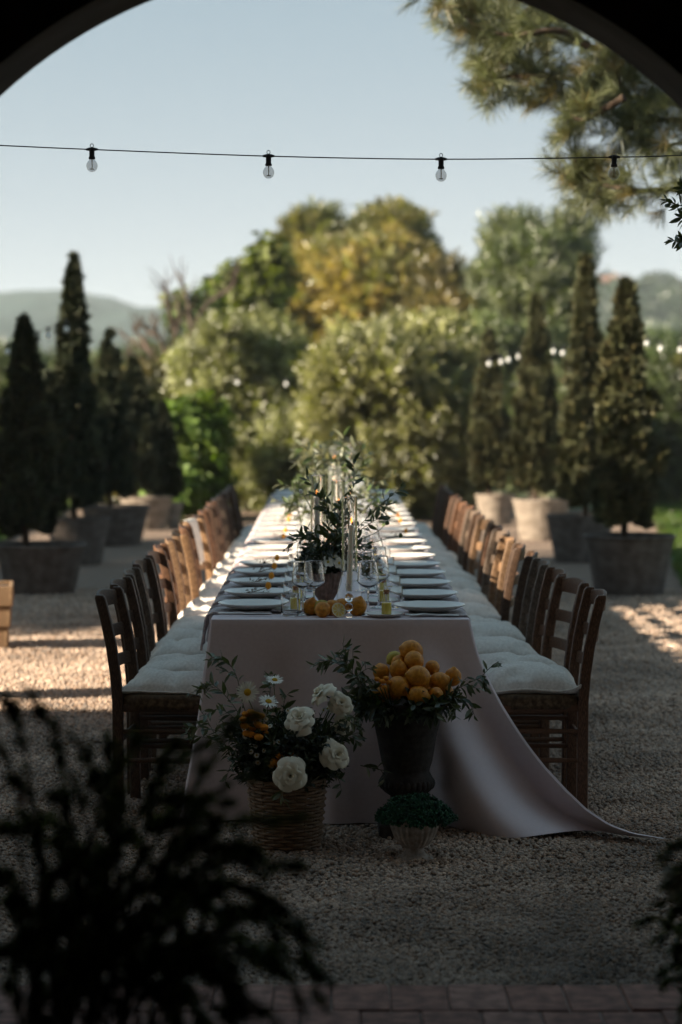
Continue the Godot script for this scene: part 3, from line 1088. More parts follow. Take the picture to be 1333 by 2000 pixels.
# ---------------------------------------------------------------- cypresses in big pots
func build_planters() -> void:
	# px centre, rim y, bottom y, rim half width px, tree top y, tree half width px, tree centre px, material, labels
	var L := [
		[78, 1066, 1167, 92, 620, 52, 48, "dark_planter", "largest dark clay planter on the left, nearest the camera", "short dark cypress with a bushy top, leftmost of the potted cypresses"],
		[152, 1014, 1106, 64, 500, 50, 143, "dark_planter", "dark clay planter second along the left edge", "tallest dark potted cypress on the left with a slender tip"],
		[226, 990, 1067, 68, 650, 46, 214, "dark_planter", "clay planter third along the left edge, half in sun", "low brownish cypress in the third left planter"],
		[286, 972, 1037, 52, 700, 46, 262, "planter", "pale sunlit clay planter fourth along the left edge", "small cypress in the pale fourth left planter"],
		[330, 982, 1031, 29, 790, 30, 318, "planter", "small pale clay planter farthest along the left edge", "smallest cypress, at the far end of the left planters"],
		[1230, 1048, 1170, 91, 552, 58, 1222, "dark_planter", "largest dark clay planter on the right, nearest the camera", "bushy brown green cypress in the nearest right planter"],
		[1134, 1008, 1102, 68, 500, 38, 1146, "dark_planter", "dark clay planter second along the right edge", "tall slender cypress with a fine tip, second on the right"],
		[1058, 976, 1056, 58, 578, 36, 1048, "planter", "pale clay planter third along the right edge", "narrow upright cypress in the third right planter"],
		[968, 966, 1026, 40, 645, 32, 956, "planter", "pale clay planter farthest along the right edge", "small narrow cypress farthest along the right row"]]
	var spray := flame_spray()
	for q in L:
		var g := G(q[0], q[2])
		var d: float = -g.z + q[3] * 0.8 * -g.z / F
		var s: float = d / F
		var at := P(q[0], 1000, d)
		at.y = 0.0
		var h: float = (q[2] - q[1]) * -g.z / F
		var r: float = q[3] * s
		var pot := thing("planter", q[8], "planter", at, 0.0, "clay planters along the court")
		var m := MB.new()
		m.lathe([Vector2(r * 0.70, 0.0), Vector2(r * 0.735, 0.01), Vector2(r * 0.80, h * 0.3), Vector2(r * 0.87, h * 0.6), Vector2(r * 0.955, h - 0.05), Vector2(r * 0.975, h - 0.022), Vector2(r, h - 0.018), Vector2(r * 1.0, h - 0.006), Vector2(r * 0.985, h), Vector2(r * 0.94, h), Vector2(r * 0.92, h - 0.02), Vector2(r * 0.89, h - 0.10)], 48)
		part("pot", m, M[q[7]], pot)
		m = MB.new()
		m.grid(24, 5, func(u, w): return Vector3(cos(-TAU * u), 0, sin(-TAU * u)) * r * 0.9 * w + Vector3(0, h - 0.07 + 0.03 * noise.get_noise_2d(u * 9.0, w * 5.0 + q[0]), 0), true, true)
		part("soil", m, M.soil, pot)
		var tp := P(q[6], q[4], d)
		var tr := thing("cypress", q[9], "tree", Vector3(tp.x, h - 0.07, at.z), R(0, TAU), "cypresses in clay planters")
		var right: bool = q[0] > 647
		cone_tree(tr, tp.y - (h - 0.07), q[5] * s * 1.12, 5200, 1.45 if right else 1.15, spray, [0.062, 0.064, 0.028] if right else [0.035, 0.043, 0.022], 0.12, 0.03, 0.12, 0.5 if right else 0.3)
	# boarded box at the left edge
	var bx := thing("planter_box", "tapered wooden planter box standing in sun at the left edge", "planter", Vector3(-2.17, 0, -14.85), 0.12)
	var m := MB.new()
	for k in 4:
		for row in 3:
			m = MB.new()
			var y0 := 0.02 + row * 0.128
			var w0 := 0.17 + 0.045 * row / 3.0
			m.box(Vector3(0, y0 + 0.062, w0), Vector3(w0 * 2.0 + 0.024, 0.122, 0.022), 0.004)
			part("board", m, M.box_wood, bx, Transform3D(Basis(Vector3.UP, k * PI / 2), Vector3.ZERO))
	m = MB.new()
	m.box(Vector3(0, 0.36, 0), Vector3(0.37, 0.04, 0.37), 0.01)
	part("soil", m, M.soil, bx)


# ---------------------------------------------------------------- the table and its cloth
const XL := -0.447
const XR := 0.515
const D0 := 8.91
const D1 := 18.95
const TOP := 0.762


func tab(t: float, keys: Array) -> float:
	for i in keys.size() - 1:
		if t <= keys[i + 1][0]:
			return lerpf(keys[i][1], keys[i + 1][1], clampf((t - keys[i][0]) / (keys[i + 1][0] - keys[i][0]), 0, 1))
	return keys[-1][1]


func build_table() -> void:
	var tb := thing("dining_table", "long wooden banquet table hidden under the pale cloth", "table", Vector3(0.5 * (XL + XR), 0, -0.5 * (D0 + D1)))
	var m := MB.new()
	m.box(Vector3(0, TOP - 0.02, 0), Vector3(XR - XL - 0.03, 0.03, D1 - D0 - 0.03), 0.004)
	part("tabletop", m, M.oak_h, tb)
	for i in 6:
		for s in [-1, 1]:
			m = MB.new()
			m.box(Vector3(s * 0.36, 0.36, lerpf(-4.7, 4.7, i / 5.0)), Vector3(0.06, 0.72, 0.06), 0.004)
			part("leg", m, M.oak_v, tb)
	# the cloth: a top sheet and a skirt that is followed round the edge
	m = MB.new()
	var ins := 0.03
	m.grid(22, 160, func(u, w):
		var x := lerpf(XL + ins, XR - ins, u)
		var d := lerpf(D0 + ins, D1 - ins, w)
		var e := minf(1.0, minf(minf(u, 1.0 - u) * 12.0, minf(w, 1.0 - w) * 60.0))
		return Vector3(x, TOP + 0.002 + e * (0.0016 * noise.get_noise_2d(x * 5.0, d * 3.0) + 0.001 * noise.get_noise_2d(x * 14.0, d * 9.0)), -d))
	var st := []   # [x, d, outward x, outward d, along from the right front corner (+ along the side, - along the front), from the left front corner]
	var rc := 0.012
	var nf := 90
	for i in nf:
		var x := lerpf(XL + rc, XR - rc, i / float(nf - 1))
		st.append([x, D0, 0.0, -1.0, x - XR, x - XL])
	for i in 7:
		var a := (i + 1) / 8.0 * PI / 2
		st.append([XR - rc + rc * sin(a), D0 + rc - rc * cos(a), sin(a), -cos(a), 0.0, 9.0])
	for i in 200:
		var w := pow(i / 199.0, 1.3)
		st.append([XR, lerpf(D0 + rc, D1 - rc, w), 1.0, 0.0, w * (D1 - D0), 9.0])
	for i in 20:
		st.append([lerpf(XR, XL, i / 19.0), D1, 0.0, 1.0, 9.0, 9.0])
	for i in 160:
		var w := pow(1.0 - i / 159.0, 1.3)
		st.append([XL, lerpf(D0 + rc, D1 - rc, w), -1.0, 0.0, 9.0, -w * (D1 - D0)])
	for i in 7:
		var a := (i + 1) / 8.0 * PI / 2
		st.append([XL + rc - rc * cos(a), D0 + rc - rc * sin(a), -cos(a), -sin(a), 9.0, 0.0])
	var ky := [[0.0, TOP], [0.08, 0.655], [0.16, 0.56], [0.26, 0.44], [0.36, 0.335], [0.46, 0.245], [0.56, 0.165], [0.66, 0.10], [0.76, 0.055], [0.86, 0.034], [1.0, 0.028]]
	var kk := [[0.0, 0.0], [0.08, 0.035], [0.16, 0.09], [0.26, 0.185], [0.36, 0.29], [0.46, 0.395], [0.56, 0.51], [0.66, 0.62], [0.76, 0.735], [0.86, 0.85], [1.0, 1.0]]
	var rows := 34
	m.grid(st.size(), rows, func(u, w):
		var q: Array = st[int(round(u * st.size())) % st.size()]
		var j: int = int(round(w * rows))
		var o := Vector3(q[2], 0, -q[3])
		var b := Vector3(q[0], 0, -q[1])
		if j == 0:
			return Vector3(clampf(q[0], XL + ins, XR - ins), TOP + 0.002, -clampf(q[1], D0 + ins, D1 - ins))
		if j == 1:
			return b - o * 0.006 + Vector3(0, TOP + 0.0018, 0)
		if j == 2:
			return b + o * 0.0 + Vector3(0, TOP - 0.002, 0)
		var t := (j - 2.0) / (rows - 2.0)
		var rr: float = q[4]
		var ll: float = q[5]
		var side: bool = absf(q[2]) > 0.9
		var wr: float = exp(-pow(absf(rr) / (0.34 if side else 0.25), 1.5)) if absf(rr) < 5.0 else 0.0
		var wl: float = exp(-pow(absf(ll) / (0.35 if side else 0.12), 1.6)) if absf(ll) < 5.0 else 0.0
		var y := lerpf(lerpf(TOP - 0.002, 0.016, t), tab(t, ky), wr)
		var p := b + Vector3(0.66, 0, 0.50) * tab(t, kk) * wr
		p += Vector3(-0.115, 0, 0.05) * (0.75 * t + 0.25 * t * t) * wl
		# soft hanging folds
		var f: float
		if side:
			f = 0.010 + 0.016 * sin(q[1] * 13.0 + 2.0 * noise.get_noise_1d(q[1] * 2.0)) + 0.012 * sin(q[1] * 5.3)
			f *= smoothstep(0.0, 0.5, minf(absf(rr), absf(ll)))
		else:
			f = 0.020 * exp(-pow((q[0] - 0.30) / 0.075, 2.0)) - 0.012 * exp(-pow((q[0] - 0.41) / 0.05, 2.0)) + 0.006 * sin(q[0] * 9.0 + 1.0) + 0.012 * exp(-pow((q[0] - 0.02) / 0.10, 2.0))
			var cs := -rr
			f += 0.075 * exp(-pow((cs - 0.20) / 0.06, 2.0)) - 0.085 * exp(-pow((cs - 0.085) / 0.045, 2.0)) - 0.035 * exp(-pow((cs - 0.32) / 0.045, 2.0)) + 0.03 * exp(-pow((cs - 0.55) / 0.07, 2.0)) - 0.02 * exp(-pow((cs - 0.70) / 0.05, 2.0))
			f -= 0.010 * exp(-pow((q[0] - 0.475) / 0.022, 2.0)) * (1.0 - t * 0.5)
		p += o * f * smoothstep(0.0, 0.9, t) * 1.6
		if not side:
			f = 0.0035 * exp(-pow((q[0] - 0.034) / 0.007, 2.0)) + 0.003 * exp(-pow((y - 0.40) / 0.010, 2.0)) + 0.004 * noise.get_noise_2d(q[0] * 2.2, y * 2.6)
			p += o * f
		p += o * 0.0025 * noise.get_noise_2d((q[0] + q[1]) * 5.0, y * 5.0) * minf(t * 4.0, 1.0)
		y += wr * t * t * 0.010 * sin(q[0] * 40.0 + q[1] * 31.0)
		return Vector3(p.x, maxf(y, 0.012), p.z), false, true)
	single("tablecloth", m, M.tablecloth, "pale pinkish linen cloth over the long table, its right corner trailing on the gravel", "tablecloth")


# ---------------------------------------------------------------- chairs and cushions
func rect_ring(c: Vector3, hx: float, hz: float, b: float) -> Array:
	var r := []
	for q in [[hx, hz - b], [hx, -hz + b], [hx - b, -hz], [-hx + b, -hz], [-hx, -hz + b], [-hx, hz - b], [-hx + b, hz], [hx - b, hz]]:
		r.append(c + Vector3(q[0], 0, q[1]))
	return r


func make_chair(tone: String) -> Node3D:
	var t := thing("ladderback_chair", "chair", "chair")
	var wv: Material = M[tone + "_v"]
	var wh: Material = M[tone + "_h"]
	var path := [[-0.18, 0.0], [-0.181, 0.2], [-0.182, 0.44], [-0.190, 0.54], [-0.204, 0.64], [-0.224, 0.74], [-0.246, 0.828], [-0.250, 0.840]]
	for s in [-1, 1]:
		var m := MB.new()
		var rr := []
		for i in path.size():
			var k: float = 1.0 if i < path.size() - 1 else 0.72
			rr.append(rect_ring(Vector3(path[i][0], path[i][1], s * 0.185), 0.020 * k, 0.0145 * k, 0.004))
		m.rings(rr)
		part("back_post", m, wv, t)
		m = MB.new()
		rr = []
		for q in [[0.0, 0.8], [0.2, 0.95], [0.45, 1.0], [0.458, 0.85]]:
			rr.append(rect_ring(Vector3(0.155, q[0], s * 0.18), 0.017 * q[1], 0.017 * q[1], 0.004))
		m.rings(rr)
		part("front_leg", m, wv, t)
		for y in [0.325, 0.215]:
			m = MB.new()
			m.tube([Vector3(-0.175, y, s * 0.183), Vector3(0, y + 0.002, s * 0.184), Vector3(0.155, y, s * 0.18)], [0.009, 0.0115, 0.009], 8)
			part("stretcher", m, wh, t)
		m = MB.new()
		m.box(Vector3(-0.012, 0.415, s * 0.183), Vector3(0.31, 0.03, 0.02), 0.005)
		part("seat_rail", m, wh, t)
	for y in [0.345, 0.245]:
		var m := MB.new()
		m.tube([Vector3(0.155, y, -0.17), Vector3(0.155, y, 0.17)], [0.011], 8)
		part("stretcher", m, wh, t)
	var mb := MB.new()
	mb.box(Vector3(-0.181, 0.29, 0), Vector3(0.015, 0.028, 0.345), 0.004)
	part("stretcher", mb, wh, t)
	for x in [0.155, -0.181]:
		mb = MB.new()
		mb.box(Vector3(x, 0.415, 0), Vector3(0.02, 0.03, 0.34), 0.005)
		part("seat_rail", mb, wh, t)
	# three bowed slats
	for q in [[0.570, 0.044, 0.0], [0.682, 0.046, 0.0], [0.803, 0.052, 0.016]]:
		mb = MB.new()
		var rr := []
		for i in 13:
			var u := lerpf(-1.0, 1.0, i / 12.0)
			var z := u * 0.176
			var x := -0.192 - 0.30 * maxf(0.0, q[0] - 0.55) * 0.75 - 0.026 * (1.0 - u * u)
			var hh: float = q[1] * 0.5
			var up: float = hh + q[2] * (1.0 - u * u)
			var lean := 0.006
			rr.append([Vector3(x + 0.007, q[0] - hh, z), Vector3(x + 0.007 - lean, q[0] + up - 0.004, z), Vector3(x + 0.003 - lean, q[0] + up, z), Vector3(x - 0.003 - lean, q[0] + up, z), Vector3(x - 0.007 - lean, q[0] + up - 0.004, z), Vector3(x - 0.007, q[0] - hh, z)])
		mb.rings(rr)
		part("back_slat", mb, wh, t)
	# woven rush seat, dished to the middle
	mb = MB.new()
	mb.ball(Vector3(-0.012, 0.437, 0), Vector3(0.19, 0.024, 0.20), 28, 8, func(d):
		var k := pow(pow(absf(d.x), 5.0) + pow(absf(d.z), 5.0), 0.2)
		return clampf(1.0 / maxf(k, 0.62), 1.0, 1.6))
	part("rush_seat", mb, M.rush, t)
	return t


func cushion_mesh(sd: float, puff: float, curl: float) -> ArrayMesh:
	var lump := FastNoiseLite.new()
	lump.frequency = 0.55
	lump.fractal_octaves = 2
	lump.seed = 3
	var m := MB.new()
	var a := 0.188
	var b := 0.196
	for side in 2:
		var fn := func(u, w):
			var x: float = u * 2.0 - 1.0
			var z: float = w * 2.0 - 1.0
			x = signf(x) * pow(absf(x), 0.8)
			z = signf(z) * pow(absf(z), 0.8)
			var ex := 1.0 - pow(absf(x), 3.5)
			var ez := 1.0 - pow(absf(z), 3.5)
			var h := puff * pow(maxf(ex * ez, 0.0), 0.55)
			var px := a * x * (1.0 - 0.09 * (1.0 - z * z)) + 0.006 * noise.get_noise_2d(z * 2.0 + sd, 3.0) * absf(x)
			var pz := b * z * (1.0 - 0.09 * (1.0 - x * x)) + 0.006 * noise.get_noise_2d(x * 2.0 + sd, 8.0) * absf(z)
			var cr := 1.1 * smoothstep(0.0, 0.35, absf(lump.get_noise_2d(x * 0.9 + sd, z * 0.6 - sd)))
			var edge := maxf(absf(x), absf(z))
			var gather := sin(atan2(z, x) * 15.0 + sd * 3.0) * smoothstep(0.55, 0.98, edge) * (1.0 - smoothstep(0.98, 1.0, edge)) * 0.0022
			var c1 := curl * pow(maxf(0.0, x * signf(sin(sd * 5.0)) * z * signf(cos(sd * 3.0))), 5.0)
			var sag := -0.022 * pow(absf(x * z), 3.0) - 0.010 * pow(absf(x), 6.0)
			var y := sag + c1 + 0.006 * noise.get_noise_2d(x * 1.2 - sd, z * 1.2)
			if side == 0:
				y += h * (0.80 + 0.28 * cr) + gather
			else:
				y -= h * 0.42
			return Vector3(px, y + puff * 0.42, pz)
		m.grid(34, 34, fn, side == 0)
		if side == 0:
			var seam := []
			for e in 4:
				for i in 24:
					var t := i / 24.0
					seam.append(fn.call([t, 1.0, 1.0 - t, 0.0][e], [0.0, t, 1.0, 1.0 - t][e]))
			seam.append(seam[0])
			m.tube(seam, [0.0032], 6, false)
	return m.mesh()


func build_chairs() -> void:
	var protos := {}
	var cush := []
	for q in [[1.3, 0.060, 0.030], [4.1, 0.066, 0.05], [7.7, 0.056, 0.02], [11.2, 0.072, 0.06], [15.9, 0.062, 0.035], [19.4, 0.058, 0.04]]:
		cush.append(cushion_mesh(q[0], q[1], q[2]))
	var tl := ["umber", "umber", "grey", "umber", "chestnut", "chestnut", "oak", "honey", "chestnut", "honey", "umber", "chestnut", "umber", "chestnut", "grey", "umber", "umber", "grey", "umber"]
	var tr := ["chestnut", "chestnut", "chestnut", "grey", "umber", "umber", "oak", "grey", "chestnut", "oak", "umber", "grey", "chestnut", "chestnut", "umber", "chestnut", "umber", "umber", "chestnut"]
	var wood := {"umber": "dark brown", "chestnut": "reddish brown", "honey": "honey coloured", "oak": "pale oak", "grey": "greyish brown"}
	var yaw := [-0.09, -0.05, 0.01, -0.04, -0.06, 0.03, 0.0, 0.20, 0.02, -0.17, 0.06, 0.04, -0.03, 0.05, 0.0, 0.03, -0.04, 0.05, 0.02]
	var yaw2 := [0.01, 0.16, 0.03, -0.02, -0.07, -0.05, 0.02, 0.07, -0.03, 0.06, 0.02, 0.05, -0.02, 0.03, 0.0, -0.03, 0.02, 0.0, -0.02]
	for side in 2:
		for i in 19:
			var tone: String = tl[i] if side == 0 else tr[i]
			var label := "%s ladder back chair, %s from the near end on the table's %s side" % [wood[tone], word(i), "left" if side == 0 else "right"]
			var grp := "ladder back chairs along the table"
			var o: Node3D
			if not protos.has(tone):
				o = make_chair(tone)
				protos[tone] = o
				tag(o, label, "chair", grp)
			else:
				o = dup(protos[tone], "ladderback_chair", label, grp)
			var d := 9.20 + 0.525 * i + R(-0.03, 0.03)
			var f := i / 18.0
			var x: float
			if side == 0:
				x = lerpf(-0.605, -0.50, f) + R(-0.012, 0.012)
				if i == 0:
					x = -0.605
			else:
				x = lerpf(0.70, 0.60, f) + R(-0.012, 0.012)
				if i < 3:
					x = [0.765, 0.735, 0.71][i]
			o.position = Vector3(x, 0.0, -d)
			o.rotation.y = (yaw[i] if side == 0 else PI + yaw2[i]) + (R(-0.035, 0.035) if i > 2 else 0.0)
			var k := (i * 2 + side * 3) % 6
			var c: MeshInstance3D = single("seat_cushion", cush[k], M.cushion, "off white linen cushion on the %s chair from the near end, %s side" % [word(i), "left" if side == 0 else "right"], "cushion", Transform3D(), "linen seat cushions")
			var bas := o.basis * Basis(Vector3.UP, R(-0.07, 0.07))
			c.transform = Transform3D(bas * Basis(Vector3(0, 0, 1), R(-0.015, 0.02)), o.position + o.basis * Vector3(-0.002 + R(-0.01, 0.01), 0.452, R(-0.008, 0.008)))
			if side == 0 and i == 9:
				# a white cloth thrown over this chair's back
				var m := MB.new()
				m.grid(18, 30, func(u, w):
					var s: float = (w - 0.42) * 0.46
					var z: float = lerpf(-0.10, 0.15, u) * (1.0 - 0.25 * absf(w - 0.42))
					var fold := 0.010 * sin(u * 17.0 + w * 3.0) * minf(absf(s) * 8.0, 1.0)
					var y := 0.856 - maxf(absf(s) - 0.02, 0.0) - (0.01 if absf(s) < 0.02 else 0.012)
					var x0 := -0.272 + clampf(s / 0.02, -1.0, 1.0) * 0.018 + maxf(0.0, absf(s) - 0.02) * 0.22 * (1.0 if s > 0 else 0.7) + fold
					return Vector3(x0, y + 0.012 * sin(u * 9.0) * absf(s) * 3.0, z))
				single("draped_shawl", m, M.cushion, "white cloth thrown over the back of a sunlit chair on the left", "cloth", Transform3D(o.basis, o.position))


# ---------------------------------------------------------------- place settings
func build_settings() -> void:
	var tbl := TOP + 0.003
	# plates
	var pm := MB.new()
	pm.lathe([Vector2(0.0, 0.0), Vector2(0.075, 0.0), Vector2(0.08, 0.003), Vector2(0.105, 0.009), Vector2(0.132, 0.0205), Vector2(0.1365, 0.0235), Vector2(0.1370, 0.0252), Vector2(0.1355, 0.0262), Vector2(0.130, 0.0245), Vector2(0.104, 0.0140), Vector2(0.096, 0.0095), Vector2(0.088, 0.0070), Vector2(0.0, 0.0065)], 44)
	var plate := pm.mesh()
	pm = MB.new()
	pm.lathe([Vector2(0.0, 0.0), Vector2(0.045, 0.0), Vector2(0.05, 0.003), Vector2(0.070, 0.011), Vector2(0.0745, 0.0135), Vector2(0.0740, 0.0150), Vector2(0.070, 0.0140), Vector2(0.052, 0.0065), Vector2(0.0, 0.006)], 36)
	var side_plate := pm.mesh()
	# napkins that run out from under the plates and over the edge
	var naps := []
	for k in 8:
		var m := MB.new()
		var wd := 0.135 + 0.012 * (k % 4)
		var drop := 0.13 + 0.02 * (k % 3)
		m.grid(22, 30, func(u, w):
			var z: float = (u - 0.5) * 2.0 * wd * (1.0 + 0.06 * sin(w * 5.0 + k))
			var s: float = w * (0.22 + drop)
			var wr: float = 0.006 * absf(noise.get_noise_2d(u * 5.0 + k * 9.0, w * 2.2)) + 0.003 * absf(noise.get_noise_2d(u * 11.0, w * 3.0 + k))
			if s < 0.205:
				return Vector3(0.22 - s, 0.003 + wr, z)
			var a: float = minf((s - 0.205) / 0.024, 1.0) * PI / 2
			var down: float = maxf(0.0, s - 0.229)
			down *= 1.0 if k < 4 else 0.2
			return Vector3(0.015 - (0.040 if k < 4 else 0.017) * sin(a) - down * 0.14 - wr * 1.8 * minf(down * 14.0, 1.0), 0.003 - 0.020 * (1.0 - cos(a)) - down + wr * cos(a), z + 0.02 * down * sin(k * 2.0)), true)
		# rolled hems along both long sides
		var nv := m.v.duplicate()
		for e in 2:
			var hem := []
			for j in 31:
				hem.append(nv[j * 23 + (0 if e == 0 else 22)])
			m.tube(hem, [0.0035 if k > 3 else 0.005], 6)
		naps.append(m.mesh())
	# cutlery
	var km := MB.new()
	km.rings([rect_ring(Vector3.ZERO, 0.003, 0.002, 0.001), rect_ring(Vector3(0, 0.006, 0), 0.007, 0.0035, 0.001), rect_ring(Vector3(0, 0.08, 0), 0.005, 0.003, 0.001), rect_ring(Vector3(0, 0.10, 0), 0.004, 0.0025, 0.001), rect_ring(Vector3(0, 0.106, 0), 0.009, 0.001, 0.0005), rect_ring(Vector3(0.001, 0.18, 0), 0.010, 0.0008, 0.0004), rect_ring(Vector3(0.004, 0.205, 0), 0.004, 0.0006, 0.0003)])
	var knife := km.mesh()
	var handle := MB.new()
	handle.rings([rect_ring(Vector3.ZERO, 0.005, 0.001, 0.0005), rect_ring(Vector3(0, 0.01, 0), 0.007, 0.0014, 0.0006), rect_ring(Vector3(0, 0.08, 0.001), 0.0035, 0.0013, 0.0006), rect_ring(Vector3(0, 0.13, 0.005), 0.003, 0.0012, 0.0005), rect_ring(Vector3(0, 0.142, 0.004), 0.011, 0.0009, 0.0004), rect_ring(Vector3(0, 0.155, 0.002), 0.012, 0.0009, 0.0004)])
	for k in 4:
		var x := -0.0092 + k * 0.0061
		handle.rings([rect_ring(Vector3(x, 0.153, 0.002), 0.0018, 0.0008, 0.0003), rect_ring(Vector3(x, 0.18, 0.001), 0.0017, 0.0007, 0.0003), rect_ring(Vector3(x, 0.20, 0.004), 0.0009, 0.0006, 0.0002)])
	var fork := handle.mesh()
	# glasses: thin blown shells
	var wine_bowl := MB.new()
	wine_bowl.lathe([Vector2(0.0035, 0.098), Vector2(0.010, 0.101), Vector2(0.026, 0.110), Vector2(0.0385, 0.120), Vector2(0.0415, 0.126), Vector2(0.0405, 0.135), Vector2(0.0375, 0.165), Vector2(0.0345, 0.200), Vector2(0.0342, 0.2025), Vector2(0.0335, 0.2025), Vector2(0.0335, 0.200), Vector2(0.0368, 0.165), Vector2(0.0398, 0.135), Vector2(0.0404, 0.127), Vector2(0.0375, 0.1215), Vector2(0.025, 0.112), Vector2(0.0, 0.1035)], 28)
	var wine_stem := MB.new()
	wine_stem.lathe([Vector2(0.0, 0.0), Vector2(0.0365, 0.0), Vector2(0.0368, 0.0015), Vector2(0.03, 0.003), Vector2(0.008, 0.0075), Vector2(0.0042, 0.014), Vector2(0.0032, 0.05), Vector2(0.0035, 0.090), Vector2(0.0060, 0.099), Vector2(0.0, 0.101)], 18)
	var tumbler := MB.new()
	tumbler.lathe([Vector2(0.0, 0.0), Vector2(0.029, 0.0), Vector2(0.0325, 0.004), Vector2(0.0335, 0.02), Vector2(0.0342, 0.084), Vector2(0.0338, 0.085), Vector2(0.0328, 0.084), Vector2(0.0318, 0.022), Vector2(0.030, 0.0135), Vector2(0.024, 0.011), Vector2(0.0, 0.0105)], 28)
	var wb := wine_bowl.mesh()
	var wstem := wine_stem.mesh()
	var tm := tumbler.mesh()
	var proto := {}
	for side in 2:
		var sn := "left" if side == 0 else "right"
		for i in 19:
			var d := (9.20 if side == 0 else 9.13) + 0.525 * i + R(-0.01, 0.01)
			var cx := -0.295 if side == 0 else 0.372
			var turn := Basis() if side == 0 else Basis(Vector3.UP, PI)
			var wi := word(i)
			single("napkin", naps[i % 4 + side * 4], M.napkin, "greyish linen napkin hanging over the %s edge of the table at the %s place" % [sn, wi], "napkin", Transform3D(turn, Vector3((XL if side == 0 else XR), TOP + 0.0035, -d + R(-0.02, 0.02))), "linen napkins")
			single("dinner_plate", plate, M.porcelain, "white dinner plate, %s from the near end on the table's %s side" % [wi, sn], "plate", Transform3D(Basis(), Vector3(cx, tbl + 0.0095, -d)), "dinner plates")
			if side == 0:
				single("knife", knife, M.steel, "steel knife on the near side of the %s plate on the left" % wi, "knife", Transform3D(Basis(Vector3(0, 0, -1), Vector3(1, 0, R(-0.04, 0.04)).normalized(), Vector3(0, -1, 0)) , Vector3(-0.425, tbl + 0.010, -d + 0.185)), "table knives")
			else:
				for f in 2:
					single("fork", fork, M.steel, "steel fork beside the %s plate on the right, %s" % [wi, "nearer the plate" if f == 0 else "farther from the plate"], "fork", Transform3D(Basis(Vector3(0, 0, 1), Vector3(-1, 0, R(-0.05, 0.05)).normalized(), Vector3(0, 1, 0)), Vector3(0.475, tbl + 0.009, -d + 0.155 + f * 0.028)), "table forks")
			var gl := [["tumbler", -0.158, -0.175], ["wine_glass", -0.106, -0.155], ["wine_glass", -0.066, -0.145]] if side == 0 else [["wine_glass", 0.138, -0.07], ["wine_glass", 0.186, 0.21], ["tumbler", 0.248, 0.205]]
			var wn := 0
			for g in gl:
				var label: String
				if g[0] == "tumbler":
					label = "clear tumbler at the %s place on the %s side" % [wi, sn]
				else:
					label = "clear stemmed wine glass at the %s place on the %s side, %s" % [wi, sn, "nearer the plate" if (wn == 0) == (side == 0) else "nearer the flowers"]
					wn += 1
				var o: Node3D
				if not proto.has(g[0]):
					o = thing(g[0], label, "glass")
					if g[0] == "tumbler":
						part("body", tm, M.glass, o)
					else:
						part("bowl", wb, M.glass, o)
						part("stem", wstem, M.glass, o)
					proto[g[0]] = o
				else:
					o = dup(proto[g[0]], g[0], label)
				for gp in o.get_children():
					gp.material_override = M.solid_glass if i < 5 else M.glass
				o.set_meta("group", "tumblers" if g[0] == "tumbler" else "wine glasses")
				o.position = Vector3(g[1] + R(-0.004, 0.004), tbl, -(d + g[2] + R(-0.01, 0.01)))
			if i < 6:
				var bx := -0.135 if side == 0 else 0.207
				var bd := d - 0.05 if side == 0 else d - 0.135
				single("side_plate", side_plate, M.porcelain, "small white side plate under the %s little bottle on the %s" % [wi, sn], "plate", Transform3D(Basis(), Vector3(bx - 0.01, tbl, -bd)), "side plates")
				var label := "little corked bottle of yellow liqueur at the %s place on the %s" % [wi, sn]
				var o: Node3D
				if not proto.has("bottle"):
					o = thing("liqueur_bottle", label, "bottle")
					var m := MB.new()
					m.lathe([Vector2(0.0, 0.0), Vector2(0.0185, 0.0), Vector2(0.020, 0.002), Vector2(0.020, 0.046), Vector2(0.0185, 0.052), Vector2(0.014, 0.060), Vector2(0.0125, 0.066), Vector2(0.0125, 0.082), Vector2(0.0135, 0.083), Vector2(0.0135, 0.086), Vector2(0.0105, 0.086)], 20)
					part("glass_body", m, M.glass, o)
					m = MB.new()
					m.lathe([Vector2(0.0, 0.0025), Vector2(0.017, 0.0025), Vector2(0.0186, 0.004), Vector2(0.0186, 0.044), Vector2(0.017, 0.046), Vector2(0.0, 0.046)], 20)
					part("liqueur", m, M.liqueur, o)
					m = MB.new()
					m.lathe([Vector2(0.0, 0.078), Vector2(0.0098, 0.078), Vector2(0.0105, 0.086), Vector2(0.0115, 0.093), Vector2(0.0108, 0.0945), Vector2(0.0, 0.095)], 16)
					part("cork", m, M.cork, o)
					proto["bottle"] = o
				else:
					o = dup(proto["bottle"], "liqueur_bottle", label)
				o.set_meta("group", "little liqueur bottles")
				o.position = Vector3(bx, tbl + 0.0065, -bd)
			# dried sprigs with an orange flower on some plates
			if (side == 0 and i in [1, 2, 3, 4, 7, 8, 10, 11]) or (side == 1 and i in [8, 10, 11]):
				var o := thing("dried_sprig", "dried flower sprig with an orange head lying on the %s plate on the %s" % [wi, sn], "flower", Vector3(cx, tbl + 0.019, -d), R(-0.15, 0.15), "dried sprigs on the plates")
				var m := MB.new()
				m.tube(curve([Vector3(-0.095, 0.008, 0.01), Vector3(-0.04, 0.006, 0.0), Vector3(0.0, 0.016, 0.004), Vector3(0.04, 0.028, 0.0)], 8), [0.0018], 5)
				m.tube(curve([Vector3(-0.05, 0.006, 0.0), Vector3(0.0, 0.010, 0.02), Vector3(0.075, 0.006, 0.03)], 6), [0.0013], 5)
				m.tube(curve([Vector3(-0.03, 0.006, 0.0), Vector3(-0.01, 0.024, -0.01), Vector3(0.015, 0.034, -0.02)], 6), [0.0013], 5)
				part("stem", m, M.dry_stem, o)
				m = MB.new()
